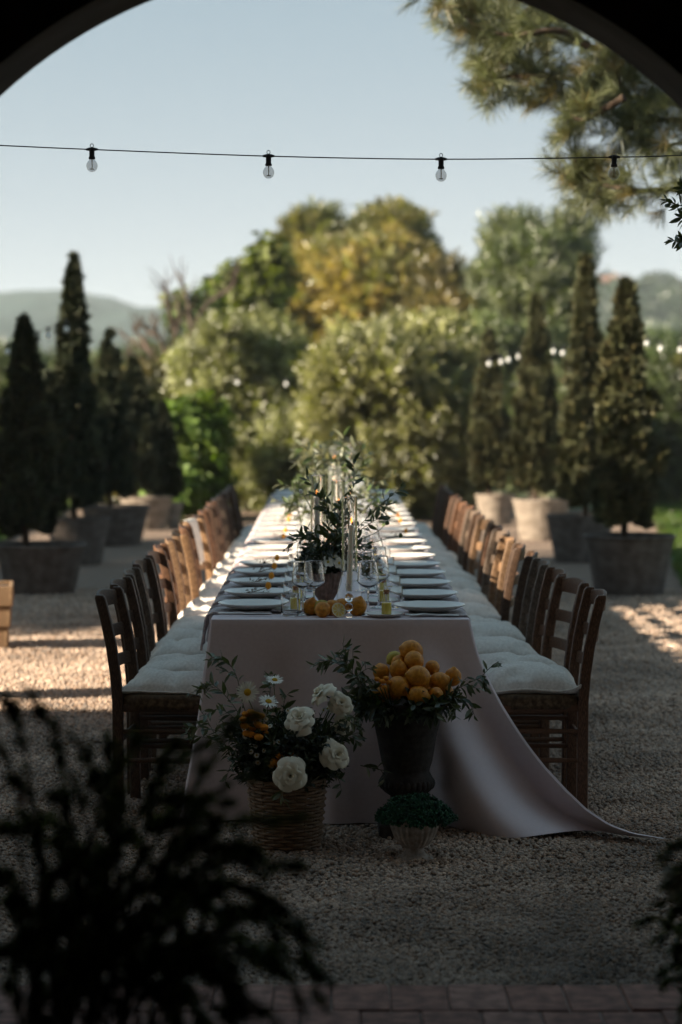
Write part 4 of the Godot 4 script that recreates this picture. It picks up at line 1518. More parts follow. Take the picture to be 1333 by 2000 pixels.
				for k in 12:
					m.leaf(frame(Vector3(R(-0.4, 1), R(0.0, 0.9), R(-1, 1))) * Basis.from_scale(Vector3(0.006, R(0.012, 0.026), 0.012)), Vector3(R(-0.06, 0.04), R(0.006, 0.02), R(-0.01, 0.02)))
				part("dry_leaves", m, M.dry_stem, o)
				m = MB.new()
				m.ball(Vector3(0.042, 0.034, 0.0), Vector3(0.0125, 0.015, 0.0125), 12, 8, func(dd): return 1.0 + 0.25 * noise.get_noise_3dv(dd * 6.0))
				part("flower_head", m, M.petal_orange, o)


# ---------------------------------------------------------------- builders for flowers and branches
var leaf_meshes := []


func make_leaves() -> void:
	for k in 4:
		var m := MB.new()
		m.leaf(Basis.from_scale(Vector3(0.29 + 0.04 * (k % 2), 1, 1)), Vector3.ZERO, 0.12, [0.05, 0.22, -0.12, 0.35][k])
		leaf_meshes.append(m.mesh())


func leafy(o: Node3D, cv: Array, n: int, ll: float, from: float, droop: float, mats: Array, spread := 0.85) -> void:
	# single leaves in pairs along a twig given in the thing's own space
	for i in n:
		var t := lerpf(from, 1.0, (i + R(0.0, 0.6)) / n) * (cv.size() - 1)
		var j := mini(int(t), cv.size() - 2)
		var p: Vector3 = (cv[j] as Vector3).lerp(cv[j + 1], t - j)
		var d: Vector3 = (cv[j + 1] - cv[j]).normalized()
		var side := frame(d, Vector3(sin(i * 2.2), 0.4, cos(i * 2.2)))
		var out := side.z if i % 2 == 0 else -side.z
		var dir := (d * R(0.4, 0.8) + out * spread + Vector3(0, -droop * R(0.5, 1.4), 0) + rdir() * 0.25).normalized()
		var s := ll * R(0.65, 1.15) * (0.8 if i > n - 4 else 1.0)
		part("leaf", leaf_meshes[rng.randi() % 4], M[mats[rng.randi() % mats.size()]], o, Transform3D(frame(dir, rdir() + Vector3(0, 0.7, 0.3)) * Basis.from_scale(Vector3(s, s, s)), p))


func olive_branch(label: String, group: String, pts: Array, n: int, ll := 0.055, from := 0.15, droop := 0.1, mats := ["leaf_dark", "leaf_mid", "leaf_silver"], twigs := 0, r := 0.0028) -> Node3D:
	var at: Vector3 = pts[0]
	var o := thing("olive_branch", label, "branch", at, 0.0, group)
	var loc := []
	for p in pts:
		loc.append(p - at)
	var cv := curve(loc, 18)
	var rr := []
	for i in 19:
		rr.append(lerpf(r, r * 0.4, i / 18.0))
	var m := MB.new()
	m.tube(cv, rr, 6)
	part("stem", m, M.stem, o)
	leafy(o, cv, n, ll, from, droop, mats)
	for k in twigs:
		var j := 5 + int(R(0, 10))
		var d: Vector3 = (cv[j + 1] - cv[j]).normalized()
		var dir := (d * 0.7 + frame(d).z * 0.7).normalized()
		var ln := R(0.06, 0.11)
		var c2 := curve([cv[j], cv[j] + dir * ln * 0.5, cv[j] + dir * ln + Vector3(0, -0.01, 0)], 6)
		m = MB.new()
		m.tube(c2, [r * 0.5], 5)
		part("twig", m, M.stem, o)
		leafy(o, c2, 7, ll * 0.85, 0.1, droop, mats)
	return o


func rose_mesh(sd: float, openness := 1.0) -> ArrayMesh:
	var m := MB.new()
	var n := 21
	for i in n:
		var q := i / (n - 1.0)
		var ang := i * 2.39996 + sd
		var op := lerpf(0.05, 0.98, pow(q, 1.1)) * openness
		var ln := lerpf(0.50, 0.86, pow(q, 0.7)) * (1.0 + 0.08 * sin(sd + i * 1.7))
		var wd := lerpf(0.30, 0.74, q)
		var rb := lerpf(0.03, 0.20, q)
		var by := lerpf(0.20, -0.06, q)
		m.grid(8, 7, func(u, w):
			var s: float = u * 2.0 - 1.0
			var o2: float = op * (0.30 + 0.55 * w) + 0.75 * w * w * w * w * q
			var rad: float = rb + ln * w * sin(o2)
			var y: float = by + ln * w * cos(o2) * (1.0 - 0.10 * w)
			var shape := pow(sin(pow(w, 0.7) * PI * 0.72 + 0.30), 0.6)
			var hw := minf(wd * shape / maxf(rad, 0.16), 1.75)
			var th := ang + s * hw
			rad *= 1.0 - 0.10 * s * s * (1.0 - q * 0.4) * w
			y -= 0.10 * s * s * s * s * w * (0.6 + q) + 0.02 * sin(s * 3.0 + i * 2.0) * w * w
			return Vector3(cos(th) * rad, y, sin(th) * rad))
	return m.mesh()


func rose(label: String, at: Vector3, face: Vector3, size: float, foot: Vector3, mesh: ArrayMesh, material: Material) -> Node3D:
	var o := thing("white_rose", label, "rose", at, 0.0, "white roses in the basket")
	part("bloom", mesh, material, o, Transform3D(frame(face, Vector3(0, 1, 0.1)) * size, Vector3.ZERO))
	var m := MB.new()
	var f := face.normalized()
	m.tube(curve([f * size * 0.02, -f * size * 0.8, (foot - at) * 0.6 - f * size * 0.5, foot - at], 8), [0.0028], 6)
	part("stem", m, M.green_stem, o)
	m = MB.new()
	for k in 5:
		var a := k * TAU / 5
		m.leaf(frame(f, Vector3(0.1, 1, 0)) * frame(Vector3(cos(a), 0.25, sin(a)), Vector3.UP) * Basis.from_scale(Vector3(0.3, 0.55, 0.5) * size), f * size * 0.0, 0.2, 0.5)
	part("sepals", m, M.leaf_green, o)
	return o


func daisy(called: String, label: String, at: Vector3, face: Vector3, size: float, foot: Vector3, group: String) -> Node3D:
	var o := thing(called, label, "daisy", at, 0.0, group)
	var b := frame(face, Vector3(0, 1, 0.1))
	var m := MB.new()
	for k in 23:
		var a := k * TAU / 23 + R(-0.06, 0.06)
		var dir := b * Vector3(cos(a), R(-0.08, 0.16), sin(a))
		m.leaf(frame(dir, b.y) * Basis.from_scale(Vector3(0.22, R(0.82, 1.0), 0.5) * size), b * Vector3(cos(a), 0, sin(a)) * size * 0.22, 0.1, R(-0.1, 0.25))
	part("petals", m, M.petal_white, o)
	m = MB.new()
	m.lathe([Vector2(0.33, -0.02), Vector2(0.34, 0.04), Vector2(0.28, 0.12), Vector2(0.16, 0.17), Vector2(0.0, 0.18)], 18)
	part("eye", m, M.daisy_eye, o, Transform3D(b * size, Vector3.ZERO))
	m = MB.new()
	m.tube(curve([Vector3.ZERO, -b.y * size * 0.7 + Vector3(0, -size * 0.6, 0), (foot - at) * 0.6, foot - at], 8), [0.0016], 5)
	part("stem", m, M.green_stem, o)
	return o


func buttons(label: String, at: Vector3, foot: Vector3, spots: Array, group: String) -> Node3D:
	var o := thing("orange_flowers", label, "flower", at, 0.0, group)
	for s in spots:
		var p: Vector3 = s[0]
		var r: float = s[1]
		var m := MB.new()
		m.ball(p, Vector3(r, r * 0.72, r), 16, 9, func(d): return 1.0 + 0.2 * sin(d.x * 17.0) * sin(d.y * 19.0) * sin(d.z * 17.0 + 1.0) + 0.15 * noise.get_noise_3dv(d * 7.0))
		for k in 9:
			var a := k * TAU / 9
			m.leaf(frame(Vector3(cos(a), 0.3, sin(a)), Vector3.UP) * Basis.from_scale(Vector3(r * 0.6, r * 0.75, r * 0.5)), p + Vector3(cos(a), 0, sin(a)) * r * 0.55, 0.2, 0.2)
		part("flower_head", m, M.petal_orange, o)
		m = MB.new()
		m.tube(curve([p, p.lerp(foot - at, 0.4) + Vector3(0, -0.01, 0), foot - at], 6), [0.0013], 5)
		part("stem", m, M.green_stem, o)
	return o


func candle(called: String, label: String, at: Vector3, h: float, r: float, lean := Vector3.ZERO) -> Node3D:
	var o := thing(called, label, "candle", at, 0.0, "tapers on the table")
	var m := MB.new()
	var top := Vector3(lean.x, h, lean.z)
	m.tube([Vector3.ZERO, top * 0.5, top - Vector3(0, 0.004, 0), top], [r, r * 0.9, r * 0.78, r * 0.55], 14)
	part("wax", m, M.wax, o)
	m = MB.new()
	m.tube([top, top + Vector3(0, 0.012, 0)], [0.001], 5)
	part("wick", m, M.wick, o)
	m = MB.new()
	m.lathe([Vector2(0.0, 0.0), Vector2(0.0024, 0.003), Vector2(0.0036, 0.008), Vector2(0.003, 0.014), Vector2(0.0013, 0.022), Vector2(0.0, 0.027)], 10, top + Vector3(0, 0.007, 0))
	part("flame", m, M.flame, o)
	return o


# ---------------------------------------------------------------- down the middle of the table
func build_centrepieces() -> void:
	make_leaves()
	var tbl := TOP + 0.0035
	# lemons at the near end
	var lem := [[-0.031, 8.975, 0.030, Vector3(0.1, 0.1, 1), "lemon", "bright lemon with its tip to the front, before the wine glasses on the table"], [-0.036, 9.045, 0.030, Vector3(1, 0.2, 0.3), "green_lemon", "greenish lemon behind the front lemon on the table"], [-0.075, 9.06, 0.031, Vector3(0.2, 1, 0.2), "lemon", "lemon standing behind the wine glass stem on the table"], [0.004, 9.05, 0.030, Vector3(1, 0.1, -0.4), "lemon", "lemon lying behind the halved lemon on the table"], [0.100, 9.045, 0.034, Vector3(0.3, 1, 0.1), "lemon", "large round lemon right of the glass candlestick on the table"], [0.042, 9.085, 0.031, Vector3(1, 0.2, 0.2), "lemon", "lemon behind the glass candlestick on the table"]]
	for q in lem:
		lemon(q[5], Vector3(q[0], tbl + q[2] * 0.93, -q[1]), q[2], q[3], M[q[4]], "lemons on the table")
	var hl := thing("half_lemon", "halved lemon showing its pale flesh on the table's near end", "lemon", Vector3(0.029, tbl + 0.026, -8.975))
	var hb := frame(Vector3(0.42, 0.35, 0.84), Vector3(0, 1, 0))
	var m := MB.new()
	m.lathe([Vector2(0.0, -0.032), Vector2(0.012, -0.029), Vector2(0.022, -0.021), Vector2(0.0275, -0.010), Vector2(0.0290, -0.001), Vector2(0.0288, 0.0)], 28)
	part("peel", m, M.lemon, hl, Transform3D(hb, Vector3.ZERO))
	m = MB.new()
	m.lathe([Vector2(0.0288, 0.0), Vector2(0.0270, 0.0006), Vector2(0.0255, 0.0), Vector2(0.0, -0.0006)], 28)
	part("pith", m, M.pith, hl, Transform3D(hb, Vector3.ZERO))
	for k in 9:
		m = MB.new()
		var a0 := k * TAU / 9 + 0.06
		var a1 := (k + 1) * TAU / 9 - 0.06
		var am := 0.5 * (a0 + a1)
		var ring := []
		for w in [[0.004, am], [0.022, a0], [0.0245, am], [0.022, a1]]:
			ring.append(Vector3(cos(w[1]) * w[0], 0.0, sin(w[1]) * w[0]))
		var c := m.add(Vector3(cos(am) * 0.014, 0.0022, sin(am) * 0.014))
		var s := m.v.size()
		for p in ring:
			m.add(p)
		for i in 4:
			m.tri(c, s + (i + 1) % 4, s + i)
		part("segment", m, M.pulp, hl, Transform3D(hb, Vector3.ZERO))
	# bubble candlestick and its taper
	var cs := thing("glass_candlestick", "small clear candlestick of two glass bubbles at the table's near end", "candlestick", Vector3(0.067, tbl, -8.985))
	m = MB.new()
	m.lathe([Vector2(0.0, 0.0), Vector2(0.030, 0.0), Vector2(0.0305, 0.002), Vector2(0.016, 0.006), Vector2(0.006, 0.014), Vector2(0.006, 0.018)], 24)
	part("foot", m, M.glass, cs)
	for y in [0.036, 0.071]:
		m = MB.new()
		m.ball(Vector3(0, y, 0), Vector3(0.0165, 0.0175, 0.0165), 22, 14)
		part("bubble", m, M.solid_glass, cs)
	m = MB.new()
	m.lathe([Vector2(0.006, 0.088), Vector2(0.011, 0.093), Vector2(0.0135, 0.105), Vector2(0.014, 0.124), Vector2(0.0128, 0.124), Vector2(0.012, 0.105), Vector2(0.0, 0.095)], 22)
	part("cup", m, M.glass, cs)
	candle("taper_candle", "pale taper burning in the bubble candlestick at the near end", Vector3(0.067, tbl + 0.097, -8.985), 0.245, 0.0115, Vector3(0.009, 0, 0))
	# vase lamp: round base with a tall chimney
	var vl := thing("glass_vase_lamp", "clear vase lamp with a round base and tall narrow chimney at the near end", "vase", Vector3(0.070, tbl, -9.18))
	m = MB.new()
	m.lathe([Vector2(0.0, 0.0), Vector2(0.038, 0.0), Vector2(0.046, 0.008), Vector2(0.0485, 0.04), Vector2(0.0465, 0.075), Vector2(0.038, 0.11), Vector2(0.031, 0.135), Vector2(0.0295, 0.152), Vector2(0.033, 0.156)], 30)
	part("base_bowl", m, M.glass, vl)
	m = MB.new()
	m.lathe([Vector2(0.0300, 0.1575), Vector2(0.0315, 0.1565), Vector2(0.0300, 0.17), Vector2(0.0288, 0.30), Vector2(0.0295, 0.4385), Vector2(0.0287, 0.4397), Vector2(0.0279, 0.4385), Vector2(0.0272, 0.30), Vector2(0.0284, 0.17), Vector2(0.0300, 0.1575)], 40)
	part("chimney", m, M.solid_glass, vl)
	# tall cylinders with tapers further down the table: [px, top py, d, height, radius, candle height]
	var cyl := [[621, 928, 10.25, 0.475, 0.030, 0.40], [661, 938, 10.9, 0.43, 0.031, 0.33], [654, 910, 12.0, 0.46, 0.032, 0.38], [684, 930, 12.6, 0.40, 0.032, 0.30], [672, 898, 13.5, 0.45, 0.032, 0.36], [655, 872, 15.2, 0.47, 0.034, 0.40], [686, 866, 16.2, 0.46, 0.034, 0.37], [661, 858, 17.4, 0.46, 0.034, 0.40], [683, 854, 18.2, 0.46, 0.034, 0.39]]
	var k := 0
	for q in cyl:
		var p := P(q[0], q[1], q[2])
		var h: float = p.y - tbl
		var r: float = q[4]
		var o := thing("glass_hurricane", "tall clear glass cylinder shielding a taper, %s from the near end" % word(k), "candle holder", Vector3(p.x, tbl, p.z), 0.0, "glass hurricanes down the table")
		m = MB.new()
		m.lathe([Vector2(0.0, 0.004), Vector2(r * 0.9, 0.002), Vector2(r, 0.006), Vector2(r, h - 0.002), Vector2(r - 0.001, h), Vector2(r - 0.0025, h - 0.002), Vector2(r - 0.0025, 0.009), Vector2(0.0, 0.008)] if k < 2 else [Vector2(0.0, 0.004), Vector2(r * 0.95, 0.004), Vector2(r, 0.01), Vector2(r, h)], 32)
		part("cylinder", m, M.solid_glass if k < 2 else M.thin_glass, o)
		candle("taper_candle", "pale taper burning inside the %s glass cylinder from the near end" % word(k), Vector3(p.x, tbl + 0.009, p.z), h * q[5] / q[3] * 0.93, 0.0125, Vector3(R(-0.006, 0.006), 0, 0))
		k += 1
	# bowls of olive and white flowers
	var cp := [[-0.021, 9.52, "nearest"], [0.004, 12.35, "second"], [0.012, 14.6, "third"], [0.015, 16.9, "farthest"]]
	for ci in 4:
		var q: Array = cp[ci]
		var at := Vector3(q[0], tbl, -q[1])
		var bowl := thing("fluted_clay_bowl", "fluted clay bowl of olive and white flowers on the table, %s" % q[2], "bowl", at, 0.0, "clay bowls down the table")
		m = MB.new()
		m.lathe([Vector2(0.0, 0.0), Vector2(0.030, 0.0), Vector2(0.031, 0.004), Vector2(0.026, 0.010), Vector2(0.036, 0.025), Vector2(0.052, 0.055), Vector2(0.062, 0.09), Vector2(0.0655, 0.118), Vector2(0.068, 0.122), Vector2(0.068, 0.128), Vector2(0.063, 0.128), Vector2(0.060, 0.118), Vector2(0.0, 0.112)], 88, Vector3.ZERO, 0.07, 22)
		part("bowl", m, M.clay_bowl, bowl)
		var nm: String = "the %s clay bowl" % q[2]
		var mats := ["leaf_dark", "leaf_dark", "leaf_mid"] if ci == 0 else ["leaf_silver", "leaf_green", "leaf_silver"]
		var grp := "olive branches in the clay bowls"
		var top := at + Vector3(0, 0.115, 0)
		var sp: Array
		if ci == 0:
			# measured in the picture
			sp = [["tallest upright", [[650, 1085], [664, 1010], [690, 955], [691, 896]], 24], ["right leaning", [[655, 1085], [690, 1040], [735, 995], [790, 945]], 26], ["left leaning", [[640, 1085], [640, 1010], [620, 965], [598, 930]], 24], ["low left", [[632, 1090], [615, 1068], [598, 1052], [582, 1046]], 15], ["long right", [[660, 1085], [705, 1035], [745, 1008], [757, 982]], 20], ["middle", [[648, 1085], [655, 1045], [662, 1010], [668, 985]], 18], ["low right", [[665, 1090], [690, 1085], [712, 1092], [736, 1112]], 13], ["drooping left", [[630, 1092], [606, 1075], [598, 1085], [590, 1108]], 11], ["back", [[645, 1085], [640, 1040], [650, 1000], [640, 968]], 18], ["short bushy", [[645, 1090], [660, 1060], [680, 1048], [700, 1052]], 14], ["short left bushy", [[640, 1090], [630, 1060], [615, 1045], [600, 1030]], 14]]
		else:
			var s := 1.0
			var nb := 15 if ci == 1 else 11
			for i in nb:
				var a := lerpf(-1.25, 1.25, i / (nb - 1.0)) + R(-0.1, 0.1)
				var ln := (R(0.30, 0.46) if ci == 1 else R(0.24, 0.38)) * (0.8 if absf(a) > 0.8 else 1.1)
				var mid := top + Vector3(sin(a) * ln * 0.45, cos(a) * ln * 0.6, R(-0.06, 0.06))
				sp.append(["%s spread" % word(i), [top, mid, top + Vector3(sin(a) * ln, cos(a) * ln * (0.9 if absf(a) > 0.7 else 1.05), R(-0.1, 0.1))], 13 if ci < 3 else 10])
				s += 1.0
		for b in sp:
			var pts := []
			if ci == 0:
				pts.append(top + Vector3(R(-0.02, 0.02), -0.02, R(-0.02, 0.02)))
				var dz := R(-0.08, 0.08)
				var n := 0
				for u in b[1]:
					n += 1
					pts.append(P(u[0], u[1], 9.52 + dz * n / 3.0))
			else:
				pts = b[1]
			olive_branch("%s olive branch in %s" % [b[0], nm], grp, pts, int(b[2] * 1.4), 0.054 if ci == 0 else 0.074, 0.2, 0.05, mats, 2 if ci == 0 else 1, 0.0022)
		# low greenery filling the bowl
		var xf := []
		var cc := PackedColorArray()
		for i in 150:
			var a := R(0, TAU)
			var r := 0.075 * sqrt(R())
			xf.append(Transform3D(frame(Vector3(cos(a) * r * 12.0, R(0.5, 1.4), sin(a) * r * 12.0)) * R(0.04, 0.085), Vector3(cos(a) * r, 0.112 + R(0, 0.05), sin(a) * r) + at))
			var g := R(0.5, 1.3)
			cc.append(Color(0.035 * g, 0.045 * g, 0.02 * g) if ci == 0 else Color(0.09 * g, 0.11 * g, 0.05 * g))
		var fo := scatter(numbered("bowl_greenery"), sprig(8, 0.9, 0.2, 0.42, 0.5), M.foliage, xf, cc, self)
		tag(fo, "dense low greenery filling %s" % nm, "greenery", "greenery in the clay bowls", "stuff")
		# white flowers
		var fl: Array
		if ci == 0:
			fl = [[624, 1106, -0.05, 0.024], [641, 1098, 0.05, 0.026], [664, 1100, 0.06, 0.027], [652, 1090, 0.02, 0.022], [617, 1096, -0.02, 0.020], [632, 1114, 0.07, 0.018]]
		else:
			fl = [[-0.09, 0.06, 0.0, 0.042], [-0.13, 0.03, 0.03, 0.045], [0.07, 0.06, 0.04, 0.038], [0.0, 0.05, 0.06, 0.04], [-0.08, 0.10, 0.03, 0.04]]
		var fi := 0
		for w in fl:
			var p: Vector3
			if ci == 0:
				p = P(w[0], w[1], 9.45 - w[2])
			else:
				p = top + Vector3(w[0], w[1], w[2])
			var o := thing("white_flower", "open white flower in %s, %s from its left" % [nm, word([0, 2, 5, 4, 1, 3][fi] if ci == 0 else [1, 0, 4, 3, 2][fi])], "flower", p, 0.0, "white flowers in the clay bowls")
			var face := Vector3(R(-0.5, 0.5), R(0.1, 0.6), 1.0)
			var b := frame(face, Vector3(0, 1, 0.1))
			m = MB.new()
			for pk in 9:
				var a := pk * TAU / 9 * 2.0 + (0.0 if pk < 5 else 0.35)
				var dir := b * Vector3(cos(a), R(0.1, 0.5), sin(a))
				m.leaf(frame(dir, b.y) * Basis.from_scale(Vector3(0.75, R(0.85, 1.1), 0.8) * w[3]), Vector3.ZERO, 0.25, R(-0.2, 0.4))
			part("petals", m, M.petal_white, o)
			m = MB.new()
			m.ball(b.y * w[3] * 0.18, Vector3.ONE * w[3] * 0.2, 10, 6)
			part("eye", m, M.green_lemon, o)
			m = MB.new()
			m.tube([Vector3.ZERO, (top - p) * 0.6 - b.y * 0.01, top - p + Vector3(0, -0.02, 0)], [0.0014], 5)
			part("stem", m, M.green_stem, o)
			fi += 1
		if ci == 0:
			# buds on long stalks
			var bi := 0
			for w in [[[690, 1075], [735, 1058], [782, 1050], [783, 1046], "leaf_green"], [[690, 1090], [705, 1080], [722, 1070], [723, 1068], "leaf_dark"], [[700, 1060], [735, 1040], [755, 1025], [757, 1021], "leaf_green"], [[615, 1020], [604, 985], [590, 962], [588, 960], "petal_white"]]:
				var f := top + Vector3(0.02 if bi < 3 else -0.02, 0, 0.02)
				var p := P(w[3][0], w[3][1], 9.42)
				var o := thing("flower_bud", ["green bud on the longest stalk reaching right over the plates", "dark bud just right of the near taper", "green bud below the right hand olive sprays", "white bud on a stalk at the left of the near flowers"][bi], "flower", p, 0.0, "buds on stalks")
				m = MB.new()
				m.tube(curve([Vector3.ZERO, P(w[1][0], w[1][1], 9.43) - p, P(w[0][0], w[0][1], 9.45) - p, f - p], 12), [0.0013], 5)
				part("stalk", m, M.green_stem, o)
				m = MB.new()
				m.ball(Vector3.ZERO, Vector3(0.0085, 0.0095, 0.0085), 12, 8, func(dd): return 1.0 + 0.2 * noise.get_noise_3dv(dd * 4.0))
				part("bud", m, M[w[4]], o)
				bi += 1


func lemon(label: String, at: Vector3, r: float, axis: Vector3, material: Material, group: String) -> void:
	var o := thing("lemon", label, "lemon", at, 0.0, group)
	var b := frame(axis, Vector3(0.2, 0.5, 0.7))
	var m := MB.new()
	var sd := R(0, 90)
	m.ball(Vector3.ZERO, Vector3(r, r, r), 26, 18, func(d):
		var tip := exp(-pow((1.0 - absf(d.y)) / 0.028, 2.0)) * (0.16 if d.y > 0 else 0.07)
		return 1.0 + 0.09 * d.y * d.y + tip + 0.035 * noise.get_noise_3dv(d * 1.3 + Vector3.ONE * sd))
	part("peel", m, material, o, Transform3D(b, Vector3.ZERO))
	m = MB.new()
	m.ball(Vector3(0, r * 1.23, 0), Vector3(r * 0.09, r * 0.05, r * 0.09), 8, 5)
	part("stem_end", m, M.fruit_tip, o, Transform3D(b, Vector3.ZERO))


# ---------------------------------------------------------------- urn, basket and pot before the table
func build_front_flowers() -> void:
	# --- wicker basket
	var bk := Vector3((560.0 - 647.0) * 8.44 / F, 0, -8.44)
	var o := thing("wicker_basket", "round brown wicker basket holding the white roses", "basket", bk)
	var hb := 0.245
	var m := MB.new()
	for row in 20:
		var y := 0.008 + row * (hb - 0.016) / 19.0
		var rad := lerpf(0.113, 0.135, y / hb)
		var pts := []
		for k in 97:
			var a := TAU * k / 96.0
			var w := 0.0050 * cos(a * 10.0 + (PI if row % 2 else 0.0))
			pts.append(Vector3(cos(a) * (rad + w), y + 0.0006 * sin(a * 7.0 + row), sin(a) * (rad + w)))
		m.tube(pts, [0.0060], 6, false)
	var wv := part("woven_strands", m, M.wicker, o)
	wv.set_meta("kind", "stuff")
	for k in 20:
		var a := TAU * (k + 0.25) / 20.0
		m = MB.new()
		m.tube([Vector3(cos(a) * 0.113, 0.0, sin(a) * 0.113), Vector3(cos(a) * 0.1355, hb + 0.004, sin(a) * 0.1355)], [0.0038], 5)
		part("stake", m, M.wicker, o)
	m = MB.new()
	var pts := []
	for k in 65:
		var a := TAU * k / 64.0
		pts.append(Vector3(cos(a) * 0.137, hb + 0.004 + 0.002 * sin(a * 20.0), sin(a) * 0.137))
	m.tube(pts, [0.0075], 8, false)
	part("rim", m, M.wicker, o)
	m = MB.new()
	m.lathe([Vector2(0.0, hb - 0.05), Vector2(0.125, hb - 0.05)], 24)
	part("moss_filling", m, M.soil, o)
	var foot := bk + Vector3(0, hb - 0.03, 0)
	var D := 8.42
	# greenery filling
	var xf := []
	var cc := PackedColorArray()
	for i in 620:
		var a := R(0, TAU)
		var r := 0.125 * sqrt(R())
		var hh := R(0.0, 1.0)
		var p := bk + Vector3(cos(a) * r * (1.0 + hh * 0.25), hb - 0.02 + hh * 0.22 * (1.0 - r * 2.2), sin(a) * r)
		xf.append(Transform3D(frame(Vector3(cos(a) * r * 9.0, R(0.3, 1.5), sin(a) * r * 9.0) + rdir() * 0.3) * R(0.045, 0.10), p))
		var g := R(0.5, 1.4)
		cc.append(Color(0.035 * g, 0.045 * g, 0.02 * g))
	var fo := scatter(numbered("basket_greenery"), sprig(9, 0.9, 0.16, 0.42, 0.5), M.foliage, xf, cc, self)
	tag(fo, "dark mixed greenery filling the wicker basket between the roses", "greenery", "", "stuff")
	var rm := [rose_mesh(0.3), rose_mesh(2.1, 0.9), rose_mesh(4.4, 1.1)]
	var rs := [[587, 1409, 29, Vector3(-0.15, 0.75, 0.75), "large white rose in the middle of the basket bouquet"], [665, 1376, 23, Vector3(0.2, 0.45, 0.9), "white rose highest on the right of the bouquet"], [632, 1360, 26, Vector3(-0.7, 0.7, 0.2), "white rose at the back seen from its side"], [668, 1415, 20, Vector3(0.35, 0.1, 0.9), "shaded white rose below the highest right one"], [652, 1476, 29, Vector3(0.45, 0.3, 0.8), "loose white rose low on the right of the bouquet"], [567, 1514, 31, Vector3(0.05, 0.1, 1.0), "white rose facing the front over the basket rim"]]
	var n := 0
	for q in rs:
		rose(q[4], P(q[0], q[1], D - 0.06 + (0.09 if n in [1, 2, 3] else 0.0) - (0.11 if n == 5 else 0.03)), q[3], q[2] * 8.4 / F * 1.14, foot, rm[n % 3], M.petal_cream)
		n += 1
	daisy("daisy", "largest white daisy facing the front in the bouquet", P(484, 1352, D - 0.08), Vector3(-0.05, 0.15, 1), 21 * 8.4 / F, foot, "daisies in the basket")
	daisy("daisy", "white daisy tilted upward below the small back one", P(525, 1370, D - 0.02), Vector3(0.15, 0.9, 0.5), 19 * 8.4 / F, foot, "daisies in the basket")
	daisy("daisy", "highest white daisy on its long stalk at the back", P(537, 1328, D + 0.05), Vector3(0.1, 0.95, 0.42), 17 * 8.4 / F, foot, "daisies in the basket")
	var px := 8.4 / F
	for cl in [[490, 1396, [[-10, 0, 8], [0, 3, 9], [12, -1, 9], [20, -3, 8], [-14, -7, 7], [6, -6, 7]], "upper cluster of small orange flowers under the large daisy"], [500, 1430, [[-22, 14, 8], [-8, 8, 9], [4, 14, 9], [16, 10, 9], [-8, -4, 8], [6, -8, 9], [18, -2, 7], [-18, -2, 8]], "middle cluster of small orange flowers left in the bouquet"], [555, 1476, [[-8, 2, 9], [6, 6, 9], [14, -4, 9], [-16, -8, 8], [0, -8, 9], [20, 4, 8], [24, -8, 7]], "lower cluster of orange flowers above the front rose"], [537, 1488, [[0, 0, 9], [10, -8, 8], [-6, -8, 7]], "smallest orange cluster left of the front rose"]]:
		var at := P(cl[0], cl[1], D - 0.10)
		var sp := []
		for s in cl[2]:
			sp.append([Vector3(s[0] * px, s[1] * px, R(-0.02, 0.02)), s[2] * px])
		buttons(cl[3], at, foot, sp, "orange flowers in the basket")
	# small chamomiles, each its own stalk
	var ch := [[434, 1420, 5], [480, 1438, 6], [500, 1457, 5], [491, 1468, 5], [504, 1490, 6], [519, 1428, 5], [533, 1450, 6], [545, 1449, 6], [520, 1405, 5], [478, 1425, 5], [502, 1475, 6], [492, 1455, 5], [563, 1388, 5], [632, 1387, 5], [640, 1384, 5], [648, 1388, 5], [516, 1466, 5], [450, 1432, 5], [528, 1418, 5], [510, 1422, 5]]
	n = 0
	for q in ch:
		daisy("chamomile", "tiny chamomile flower in the basket bouquet, %s counted from the top" % word(n), P(q[0], q[1], D - 0.09 if q[0] < 600 else D + 0.02), Vector3(R(-0.5, 0.5), R(0.2, 0.9), 0.8), q[2] * px, foot, "tiny chamomiles in the basket")
		n += 1
	# olive branches of the bouquet, as they reach out in the picture
	var mats := ["leaf_dark", "leaf_mid", "leaf_mid", "leaf_silver"]
	var br := [["arching highest on the far left", [[520, 1500], [478, 1385], [462, 1320], [440, 1288], [412, 1284]], 26], ["reaching left below the highest", [[515, 1510], [470, 1400], [430, 1348], [405, 1336], [388, 1352]], 26], ["long low one at the left", [[510, 1515], [450, 1440], [415, 1425], [385, 1420], [366, 1432]], 22], ["lowest on the left", [[505, 1520], [460, 1470], [430, 1450], [400, 1440], [372, 1438]], 18], ["hanging at the left rim", [[500, 1525], [470, 1500], [452, 1495], [440, 1530]], 12], ["upright between the daisies", [[535, 1500], [520, 1420], [528, 1350], [528, 1312]], 18], ["leaning left behind the orange flowers", [[520, 1500], [480, 1440], [455, 1400], [425, 1385], [400, 1400]], 22], ["upright behind the middle rose", [[560, 1500], [552, 1420], [556, 1370], [566, 1352]], 14], ["reaching right past the low rose", [[600, 1510], [640, 1450], [680, 1440], [702, 1452]], 18], ["right one above the low rose", [[600, 1500], [640, 1430], [672, 1405], [696, 1402]], 16], ["hanging over the right rim", [[610, 1525], [640, 1510], [660, 1520], [668, 1545]], 10], ["short one at the front rim", [[560, 1530], [552, 1540], [552, 1556], [556, 1568]], 6], ["silvery one at the front left rim", [[545, 1528], [530, 1528], [520, 1526], [506, 1524]], 4], ["crossing the middle of the bouquet", [[570, 1505], [600, 1460], [625, 1440], [640, 1445]], 18]]
